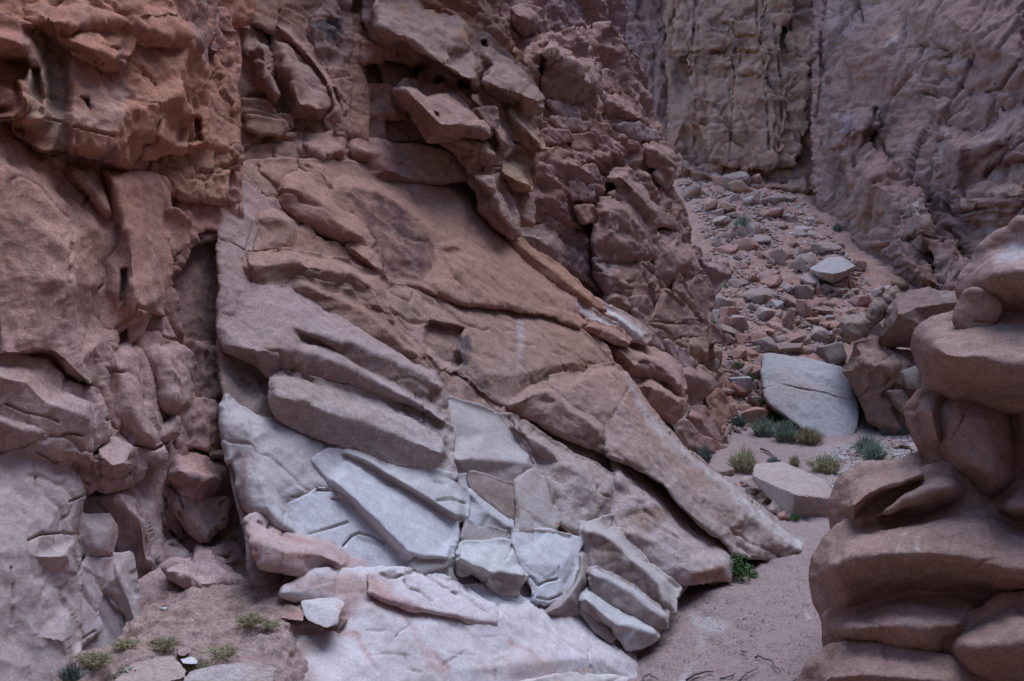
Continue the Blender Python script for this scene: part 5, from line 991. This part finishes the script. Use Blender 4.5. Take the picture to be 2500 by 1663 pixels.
# ---------------------------------------------------------------- the rubble slope: rocks in view, one by one
G1 = 'loose rocks on the rubble slope'
hues = dict(pink=(.37, .195, .15), pale=(.36, .25, .215), white=(.42, .355, .335), brown=(.26, .17, .145), red=(.31, .17, .13), tan=TAN, grey=(.29, .205, .18), lilac=(.33, .22, .19))
said = dict(pink='pinkish', pale='pale grey', white='whitish', brown='dark brown', red='reddish', tan='tan', grey='grey', lilac='mauve-grey')
named = [  # x, y of the foot, width, height, hue, label
 (875, 55, 180, 45, 'pale', 'topmost pale flat slab lying on the rubble slope'), (800, 95, 105, 40, 'white', 'whitish flat slab just below the topmost slab'),
 (965, 205, 120, 75, 'brown', 'dark brown rock just above the white-topped boulder'), (1095, 175, 120, 50, 'tan', 'tan flat rock above and right of the white-topped boulder'),
 (690, 275, 115, 110, 'lilac', 'mauve-grey upright rock left of the white-topped boulder'), (870, 205, 80, 70, 'pink', 'pinkish block left of the dark brown rock up the slope'),
 (865, 625, 100, 120, 'pink', 'upright orange-pink rock in the middle of the rubble slope'), (870, 510, 160, 100, 'brown', 'pyramid-shaped brown rock in the middle of the rubble slope'),
 (965, 795, 135, 105, 'pale', 'rounded pale rock above the huge leaning slab'), (1060, 940, 185, 150, 'grey', 'big grey block touching the top of the huge leaning slab'),
 (945, 880, 120, 70, 'grey', 'dark flat grey rock wedged under the rounded pale rock'), (755, 690, 75, 110, 'pink', 'narrow pink rock with a pale side on the slope'),
 (1240, 560, 150, 85, 'pink', 'long pink block at the right side of the rubble slope'), (1110, 490, 125, 65, 'pale', 'pale flat stone below the white-topped boulder'),
 (1335, 750, 150, 130, 'grey', 'dark grey rock leaning on the low purplish block'), (1225, 780, 150, 110, 'grey', 'grey lumpy rock beside the low purplish block'),
 (620, 870, 160, 110, 'grey', 'broad grey rock above the huge slab\'s left corner'), (770, 880, 190, 75, 'brown', 'long dark brown rock resting above the huge slab'),
 (235, 1020, 130, 120, 'grey', 'dark grey angular rock beside the spur'), (430, 920, 110, 75, 'pink', 'light pink rounded stone left of the huge slab'),
 (440, 1150, 150, 125, 'white', 'whitish flat rock left of the huge slab'), (375, 1300, 115, 90, 'pink', 'square pink block at the spur\'s foot'),
 (350, 655, 115, 100, 'pink', 'pink wedge of rock near the spur\'s lower flank'), (685, 580, 85, 65, 'white', 'whitish cube of rock beside the dark wedge-shaped boulder'),
 (510, 595, 70, 70, 'tan', 'tan rock below the dark wedge-shaped boulder'), (455, 800, 105, 60, 'pink', 'pink flat rock low on the slope\'s left side'),
 (430, 425, 190, 55, 'brown', 'brown ledge of rock jutting out near the top of the spur'), (1430, 580, 45, 55, 'white', 'small bright white stone by the low purplish block'),
 (1215, 1240, 95, 80, 'grey', 'grey rock leaning on the huge slab\'s right side'), (475, 1015, 95, 60, 'pale', 'pale oval stone left of the huge slab\'s top'), (610, 1310, 65, 100, 'pink', 'pink upright stone at the huge slab\'s lower left'),
 (450, 90, 75, 85, 'brown', 'brown rock below the highest shrub on the slope')]
for x, y, w, hg, hue, lab in named:
    boulder(x, y, w, hg, hues[hue], lab, n=4, mat=M_TAN, p=18)
rest = [(460,310,75,45,'pink'),(460,280,70,40,'pale'),(640,280,75,45,'brown'),(790,335,80,30,'pale'),(1240,320,100,80,'pink'),(1365,555,105,50,'pink'),(955,475,50,80,'pink'),(600,585,60,35,'pink'),(690,650,60,75,'tan'),
 (815,685,60,50,'pink'),(800,620,80,50,'brown'),(940,635,50,50,'red'),(1030,650,85,40,'pale'),(920,675,100,45,'pink'),(1060,725,120,70,'pink'),(1150,690,100,70,'lilac'),(1090,750,80,50,'pink'),(1130,815,100,60,'lilac'),(840,800,190,60,'red'),
 (620,752,125,45,'pink'),(415,685,80,50,'lilac'),(275,650,60,75,'pale'),(350,565,100,65,'pink'),(300,740,75,70,'pink'),(360,760,95,70,'pink'),(280,960,60,120,'red'),(300,1050,60,60,'red'),(380,1130,100,75,'pink'),(540,1110,42,60,'pale'),(360,965,50,50,'white'),
 (510,1205,85,45,'pink'),(480,1250,170,40,'pink'),(530,1340,170,110,'pink'),(720,1375,80,45,'pink'),(260,1080,50,40,'red'),(330,1215,60,50,'pink'),(410,1030,45,50,'pale'),(510,900,90,55,'pink'),(540,870,80,50,'brown'),(870,880,120,60,'red'),(1130,420,80,50,'pale'),(1190,440,60,70,'pink'),(1000,470,70,40,'pale'),
 (1040,560,70,40,'pink'),(960,560,60,35,'red'),(730,740,70,40,'lilac'),(560,690,40,30,'pale'),(420,250,80,40,'brown'),(540,220,60,30,'pink'),(380,180,60,30,'brown'),(860,390,40,35,'white'),(1290,600,60,35,'pink'),(1320,640,50,40,'white'),(1180,610,90,45,'pink')]
for x, y, w, hg, hue in rest:
    boulder(x, y, w, hg, hues[hue], said[hue]+' angular rock lying among the rubble of the slope', name='rock', cat='rock', grp=said[hue]+' rocks on the rubble slope', n=3, mat=M_TAN, p=18)
# smaller rocks scattered over the slope
keys = ['pink', 'pink', 'red', 'lilac', 'tan', 'pale', 'brown']
zone = [pts('f 20,-260 150,-380 480,-350 720,-240 1000,-20 1150,220 1330,440 1440,540 1150,800 760,900 620,1330 360,1420 250,1200 160,900 240,640 350,350 250,200')]
cnt = 0
protos = []
for k in range(14):
    V, T = planes_rock(rnd_planes(9, seed=900+k), 3, 44, .04, 1.0, k*3.1, 1.5)
    for hue in (['pink', 'red', 'lilac', 'tan', 'pale', 'brown', 'pink'][k % 7],):
        me_o = mesh_from('rock', V, np.zeros((0, 4), int), M_TAN, None, np.tile(np.array(hues[hue]), (len(V), 1)), tris=T)
        crisp(me_o); protos.append((me_o, hue))
first = set()
def strew(z, n, lo, hi, what, where, grp, flat=.6):
    for P in spread(z, n, rng):
        k = int(rng.integers(len(protos))); src, hue = protos[k]
        if k in first: o = src.copy(); COL.objects.link(o)
        else: o = src; first.add(k)
        s = lo*(hi/lo)**(rng.uniform()**1.8)*P[1]/F/2
        o.scale = (s*rng.uniform(.8, 1.3), s*rng.uniform(.8, 1.3), s*rng.uniform(.5, .9)*flat/.6); o.location = P + np.array([0, 0, s*.2])
        o.rotation_euler = (rng.uniform(-.4, .4), rng.uniform(-.4, .4), rng.uniform(0, 6.28))
        tag(o, said[hue]+' '+what+' '+where, 'rock', None, said[hue]+' '+grp)
strew(zone[0], 215, 13, 60, 'small broken rock lying loose on the rubble slope', 'below the buttress', 'small rocks on the rubble slope')
strew(pts('i 300,150 480,240 600,330 740,440 760,500 660,440 500,300 380,240 280,180'), 26, 12, 40, 'small rock in the gap', 'between the long slab and the flat-topped block', 'small rocks beside the flat-topped block')
strew(pts('f 1250,1490 1600,1430 1750,1568; i 1760,60 1500,100 1290,180 1100,280 1060,180 1150,40; f 1200,1540'), 40, 9, 26, 'stone of the gravel bed', 'behind the rounded stack', 'stones of the gravel bed', .5)
strew(pts('s 2110,1180 2270,1120 2290,1140 2140,1200'), 10, 9, 20, 'stone of the gravel bed', 'behind the rounded stack', 'stones of the gravel bed', .5)
boulder(1310, 160, 95, 65, (.42, .28, .26), 'red and white stone on the gravel bed behind the rounded stack', name='stone', cat='stone', tile='i', n=4)
for x, y, w, hg in ((1200, 170, 55, 22), (1225, 240, 70, 40), (1140, 275, 60, 35), (1580, 115, 90, 35), (1690, 110, 110, 35), (1060, 285, 40, 30), (1135, 320, 50, 30)):
    boulder(x, y, w, hg, (.5, .46, .46), 'whitish cobble on the gravel bed behind the rounded stack', name='stone', cat='stone', tile='i', n=3, grp='white cobbles on the gravel bed', mat=M_PALE)
def gravel(name, z, n, lo, hi, cols, salt):
    rr = np.random.default_rng(salt); V0, T0 = np.array([[1,0,0],[-.9,.2,0],[.1,1,0],[0,-1,.1],[.1,0,.7],[0,.1,-.7]]), np.array([[0,2,4],[2,1,4],[1,3,4],[3,0,4],[2,0,5],[1,2,5],[3,1,5],[0,3,5]])
    Vs, Ts, Cs = [], [], []
    for c, P in enumerate(spread(z, n, rr)):
        s = rr.uniform(lo, hi)*P[1]/F/2; a = rr.uniform(0, 6.28)
        v = V0*rr.uniform(.6, 1.3, (6, 3))*s; v = np.stack([v[:,0]*math.cos(a)-v[:,1]*math.sin(a), v[:,0]*math.sin(a)+v[:,1]*math.cos(a), v[:,2]], 1)
        Vs.append(v + P + [0, 0, s*.15]); Ts.append(T0 + 6*c); Cs.append(np.tile(np.array(cols[int(rr.integers(len(cols)))])*rr.uniform(.85, 1.15), (6, 1)))
    o = mesh_from(name, np.concatenate(Vs), np.zeros((0, 4), int), M_TAN, None, np.concatenate(Cs), tris=np.concatenate(Ts), smooth=False)
    return tag(o, None, None, 'stuff')
gravel('rubble', zone[0], 5500, 4, 17, [PINK, RED, LILAC, TAN, BROWN, (.36, .26, .22)], 5)
gravel('gravel', pts('f 1230,1480 1500,1420 1700,1440 1760,1568; i 1780,80 1500,120 1290,190 1100,300 1050,260 1040,120 900,70; f 1000,1530 1100,1500'), 1600, 3, 9, [(.46, .41, .4), (.4, .3, .28), (.5, .46, .46), PINK], 6)

gravel('pebbles', pts('i -60,1000 250,900 500,830 900,760 1000,900 1050,1200 1080,1400 900,1560 -100,1560'), 450, 3, 6, [(.24, .16, .155), (.26, .17, .16), (.33, .25, .24)], 8)
# ---------------------------------------------------------------- plants
def leaf_mat(name, c1, c2):
    m = bpy.data.materials.new(name); m.use_nodes = True; nt = m.node_tree; bs = nt.nodes['Principled BSDF']
    geo = nt.nodes.new('ShaderNodeNewGeometry'); no = nt.nodes.new('ShaderNodeTexNoise'); no.inputs['Scale'].default_value = 22
    mx = nt.nodes.new('ShaderNodeMix'); mx.data_type = 'RGBA'; nt.links.new(geo.outputs['Position'], no.inputs['Vector']); nt.links.new(no.outputs['Fac'], mx.inputs[0])
    mx.inputs[6].default_value = (*c1, 1); mx.inputs[7].default_value = (*c2, 1); nt.links.new(mx.outputs[2], bs.inputs['Base Color']); bs.inputs['Roughness'].default_value = .8
    return m
LM = dict(teal=leaf_mat('grey_green_leaf', (.15, .19, .14), (.25, .29, .21)), green=leaf_mat('green_leaf', (.04, .105, .025), (.075, .175, .045)), dry=leaf_mat('dry_grass', (.30, .26, .14), (.40, .35, .21)),
          olive=leaf_mat('olive_leaf', (.22, .19, .10), (.32, .27, .15)), dark=leaf_mat('dark_leaf', (.10, .13, .105), (.17, .20, .16)))
def shrub(P, w, hg, kind, label, name='shrub', cat='shrub', grp=None, n=260, leafy=False, seed=1):   # blades and sprigs from a short woody base
    rr = np.random.default_rng(seed); V, T = [], []; c = 0
    root = empty(name, P, label, cat, None, grp)
    for k in range(n):
        a = rr.uniform(0, 6.28); ln = rr.uniform(.45, 1.0); sp_ = rr.uniform(0, 1)**.6
        base = np.array([math.cos(a), math.sin(a)*.8, 0])*w/2*sp_*.45
        tip = np.array([math.cos(a), math.sin(a)*.8, 0])*w/2*sp_*rr.uniform(.6, 1.1) + [0, 0, hg*ln*(1-.55*sp_**2)]
        midp = (base+tip)/2 + rr.normal(size=3)*w*.03 + [0, 0, hg*.1]
        side = np.cross(tip-base, rr.normal(size=3)); side /= np.linalg.norm(side)+1e-9
        th = max(w, hg)*(.010 if not leafy else .008)
        if leafy:
            for t in (.35, .55, .75, .95):
                p0 = base + (tip-base)*t + rr.normal(size=3)*w*.05; d1 = rr.normal(size=3); d1 /= np.linalg.norm(d1); d2 = np.cross(d1, rr.normal(size=3)); d2 /= np.linalg.norm(d2); q = max(w, hg)*rr.uniform(.03, .055)
                V += [p0-d1*q, p0+d2*q*.5, p0+d1*q, p0-d2*q*.5]; T += [[c, c+1, c+2], [c, c+2, c+3]]; c += 4
        else:
            V += [base-side*th, base+side*th, midp+side*th*.8, midp-side*th*.8, tip]; T += [[c, c+1, c+2], [c, c+2, c+3], [c+3, c+2, c+4]]; c += 5
            for t in (.55, .8):
                p0 = midp + (tip-midp)*(t-.5)*2; d1 = rr.normal(size=3)*w*.07; V += [p0, p0+side*th, p0+d1+[0, 0, hg*.08]]; T += [[c, c+1, c+2]]; c += 3
    V = np.array(V); V[:, 2] = np.maximum(V[:, 2], -.02)
    mesh_from('foliage', V+P, np.zeros((0, 4), int), LM[kind], root, None, tris=np.array(T), smooth=False)
    st, sT = [], []; 
    for k in range(9):
        a = rr.uniform(0, 6.28); b0 = np.array([rr.normal()*w*.04, rr.normal()*w*.04, -.03]); tp = np.array([math.cos(a)*w*.3, math.sin(a)*w*.25, hg*rr.uniform(.4, .7)]); th = w*.012
        s0 = len(st)
        for q in range(3):
            aa = q*2.09; o3 = np.array([math.cos(aa), math.sin(aa), 0])*th; st += [b0+o3, tp+o3*.3]
        for q in range(3):
            q2 = (q+1) % 3; sT += [[s0+2*q, s0+2*q2, s0+2*q2+1], [s0+2*q, s0+2*q2+1, s0+2*q+1]]
    mesh_from('stem', np.array(st)+P, np.zeros((0, 4), int), LM['olive' if kind != 'dark' else 'dark'], root, None, tris=np.array(sT))
    return root
plants = [ # tile, x, y foot, w, h, kind, leafy, label
 ('f', 450, 45, 120, 85, 'teal', 0, 'highest grey-green shrub on the rubble slope'), ('f', 1085, 50, 70, 45, 'dark', 0, 'small grey-green shrub at the far wall, right of the slope top'),
 ('f', 600, 1420, 190, 85, 'teal', 0, 'left end of the low shrub row before the huge pale slab'), ('f', 740, 1460, 180, 110, 'teal', 0, 'middle of the low shrub row before the huge pale slab'), ('f', 895, 1475, 190, 85, 'olive', 0, 'right end of the low shrub row before the huge pale slab'),
 ('f', 1290, 1545, 190, 100, 'teal', 0, 'spreading grey-green shrub on the gravel bed'), ('i', 1330, 75, 170, 80, 'teal', 0, 'nearer of two shrubs overlapping on the gravel bed'),
 ('f', 415, 975, 75, 50, 'green', 1, 'bright green plant among the rocks left of the huge slab'), ('f', 505, 1070, 70, 55, 'green', 1, 'bright green plant touching the huge slab\'s left edge'), ('f', 585, 1225, 85, 45, 'green', 1, 'bright green plant at the huge slab\'s lower left corner'),
 ('f', 690, 1325, 90, 45, 'green', 1, 'bright green plant above the low shrub row'), ('f', 250, 705, 55, 55, 'green', 1, 'small green plant growing against the spur'), ('f', 345, 785, 60, 40, 'green', 1, 'small green plant right of the spur\'s lower corner'), ('f', 340, 440, 45, 28, 'green', 1, 'tiny green plant under the brown ledge on the slope'),
 ('f', 425, 1360, 110, 60, 'dark', 0, 'dark shrub beside the square pink block'), ('i', 190, 100, 120, 95, 'dark', 0, 'dark grey-green shrub behind the long slab'), ('i', 455, 165, 200, 130, 'dry', 0, 'yellowish dry bush left of the flat-topped block'),
 ('i', 1000, 165, 240, 90, 'dry', 0, 'wide pale dry bush behind the flat-topped block'), ('i', 1135, 250, 95, 70, 'dark', 0, 'small grey-green bush by the rounded stack'), ('i', 1460, 140, 120, 55, 'dry', 0, 'small dry tuft on the gravel bed'),
 ('f', 1510, 1415, 90, 45, 'dark', 0, 'small shrub at the foot of the low purplish block'), ('f', 1405, 1420, 65, 40, 'dark', 0, 'tiny shrub left of the one at the purplish block'), ('i', 655, 108, 90, 35, 'dark', 0, 'low green tuft behind the flat-topped block'), ('i', 795, 125, 80, 60, 'dry', 0, 'dry tuft poking up behind the flat-topped block'),
 ('i', 415, 890, 170, 140, 'green', 1, 'vivid green leafy plant at the corner of the pink wedge slab'), ('i', 520, 870, 70, 40, 'green', 1, 'low sprig beside the vivid green plant on the sand'), ('i', 800, 490, 60, 40, 'green', 1, 'tiny green plant at the front of the flat-topped block')]
for k, (t, x, y, w, hg, kind, lf, lab) in enumerate(plants):
    ox, oy = TILE[t]; P = ground_hit(ox+x*K, oy+y*K); m = P[1]/F*K
    shrub(P, w*m*1.45, hg*m*1.6, kind, lab, 'plant' if lf else 'shrub', 'plant' if lf else 'shrub', n=150 if lf else 320, leafy=bool(lf), seed=k+3)
def dpt(px, py):   # point on the dirt plane
    g = GROUPS['D']; D = 1/(g.c[0]+g.c[1]*px+g.c[2]*py); return ray(px, py)*D
for k, (x, y, w, hg, kind, lf, lab) in enumerate([(860, 1590, 150, 80, 'green', 1, 'green leafy plant at the bottom edge on the dirt'), (1480, 1400, 200, 70, 'dry', 0, 'yellow dry grass tuft in the middle of the dirt'), (1680, 1180, 170, 80, 'dry', 0, 'yellow dry grass tuft by the reddish layered stone'),
     (640, 1440, 220, 60, 'olive', 0, 'olive dry grass along the foot of the pale cliff face'), (480, 1560, 150, 150, 'dark', 0, 'wispy grey-green stalks at the bottom left corner of the dirt'), (1100, 1330, 180, 50, 'olive', 0, 'thin olive grass below the flat-topped stone'),
     (1820, 1200, 120, 40, 'dry', 0, 'thin yellow grass in front of the reddish layered stone'), (1330, 1480, 160, 40, 'olive', 0, 'sparse olive grass beside the whitish worn slab'), (850, 1330, 160, 50, 'dry', 0, 'dry grass right of the pale cliff foot')]):
    P = dpt(0+x*K, 1093+y*K); m = P[1]/F*K
    shrub(P, w*m*1.7, hg*m*(1.6 if lf else 1.0), kind, lab, 'plant' if lf else 'grass_tuft', 'plant' if lf else 'grass', n=130 if lf else 260, leafy=bool(lf), seed=k+50)

# ---------------------------------------------------------------- dry sticks on the sand
M_STICK = bpy.data.materials.new('dead_wood'); M_STICK.use_nodes = True
M_STICK.node_tree.nodes['Principled BSDF'].inputs['Base Color'].default_value = (.07, .055, .06, 1); M_STICK.node_tree.nodes['Principled BSDF'].inputs['Roughness'].default_value = .85
def stick(spec, th, label):
    q = pts(spec); Pn = np.array([ground_hit(a, b) for a, b, _ in q]); Pn[:, 2] += th + np.abs(rng.normal(size=len(Pn)))*.012
    V, Q = [], []
    tt = np.linspace(0, len(Pn)-1, 4*(len(Pn)-1)+1)
    C = np.stack([np.interp(tt, np.arange(len(Pn)), Pn[:, j]) for j in range(3)], 1) + rng.normal(size=(len(tt), 3))*[.006, .006, .003]
    for k in range(len(C)):
        d = C[min(k+1, len(C)-1)] - C[max(k-1, 0)]; d /= np.linalg.norm(d); a = np.cross(d, [0, 0, 1]); a /= np.linalg.norm(a); b = np.cross(a, d); r = th*(1-.6*k/len(C))
        for j in range(5): V.append(C[k] + r*(math.cos(j*1.2566)*a + math.sin(j*1.2566)*b))
    for k in range(len(C)-1):
        for j in range(5): Q.append([5*k+j, 5*k+(j+1) % 5, 5*k+5+(j+1) % 5, 5*k+5+j])
    tag(mesh_from('stick', np.array(V), np.array(Q), M_STICK), label, 'stick')
stick('i 780,1600 880,1520 985,1462', .016, 'thickest dark stick at the foot of the rounded stack'); stick('i 840,1620 920,1540 975,1500', .012, 'second dark stick lying beside the thickest one')
stick('i 530,1425 560,1415 640,1460 705,1520', .009, 'bent forked twig in the middle of the sand'); stick('i 420,1580 480,1535 545,1500', .008, 'thin straight twig left of the rounded stack\'s sticks')
stick('i 60,1570 150,1540 250,1522', .011, 'dark twig at the bottom edge near the pale rock'); stick('i 290,1562 380,1550 400,1535', .007, 'short twig right of the bottom-edge dark twig'); stick('i 440,1378 460,1390 480,1400', .007, 'tiny twig above the bent forked twig')
stick('h 2030,1600 2060,1545 2100,1535 2140,1568', .008, 'curved twig against the end of the pale apron')
stick('i 570,20 620,40 680,95', .02, 'curved dry branch on the sand behind the flat-topped block')

# ---------------------------------------------------------------- the canyon beyond the frame: it shuts off the low sky
def wall(name, p0, p1, z0, z1, lean, lab):
    p0, p1 = np.array(p0, float), np.array(p1, float); L = np.linalg.norm(p1-p0); nx, nz = int(L/.7)+2, int((z1-z0)/.7)+2
    u, v = np.meshgrid(np.linspace(0, 1, nx), np.linspace(0, 1, nz), indexing='ij'); d = (p1-p0)/L; nrm = np.array([-d[1], d[0]])
    P = np.zeros((nx*nz, 3)); P[:, :2] = p0 + (p1-p0)*u.ravel()[:, None] + nrm*lean*v.ravel()[:, None]; P[:, 2] = z0 + (z1-z0)*v.ravel()
    P[:, :2] += nrm*(1.6*fbm(P*.22, 5))[:, None]
    I = np.arange(nx*nz).reshape(nx, nz); q = np.stack([I[:-1,:-1].ravel(), I[1:,:-1].ravel(), I[1:,1:].ravel(), I[:-1,1:].ravel()], 1)
    o = mesh_from(name, P, q, M_FAR, None, color_verts(P, (.28, .18, .155))); tag(o, lab, None, 'structure'); return o
wall('cliff', (16, 26), (9.5, -10), -4, 28, 4, 'canyon wall on the far side of the wash')
wall('cliff', (10, -9), (-9, -9), -4, 26, 2, 'canyon wall closing the wash behind the viewpoint')
wall('cliff', (-8, -9), (-7, 7), -4, 24, 3, 'left canyon wall continuing toward the viewpoint')
wall('cliff', (-6, 9.6), (1.5, 13.2), 3.4, 12, 3.0, 'upper part of the left canyon wall')
wall('cliff', (-2, 37), (22, 31), 11, 34, 3, 'upper part of the far canyon wall')
bpy.context.view_layer.update()
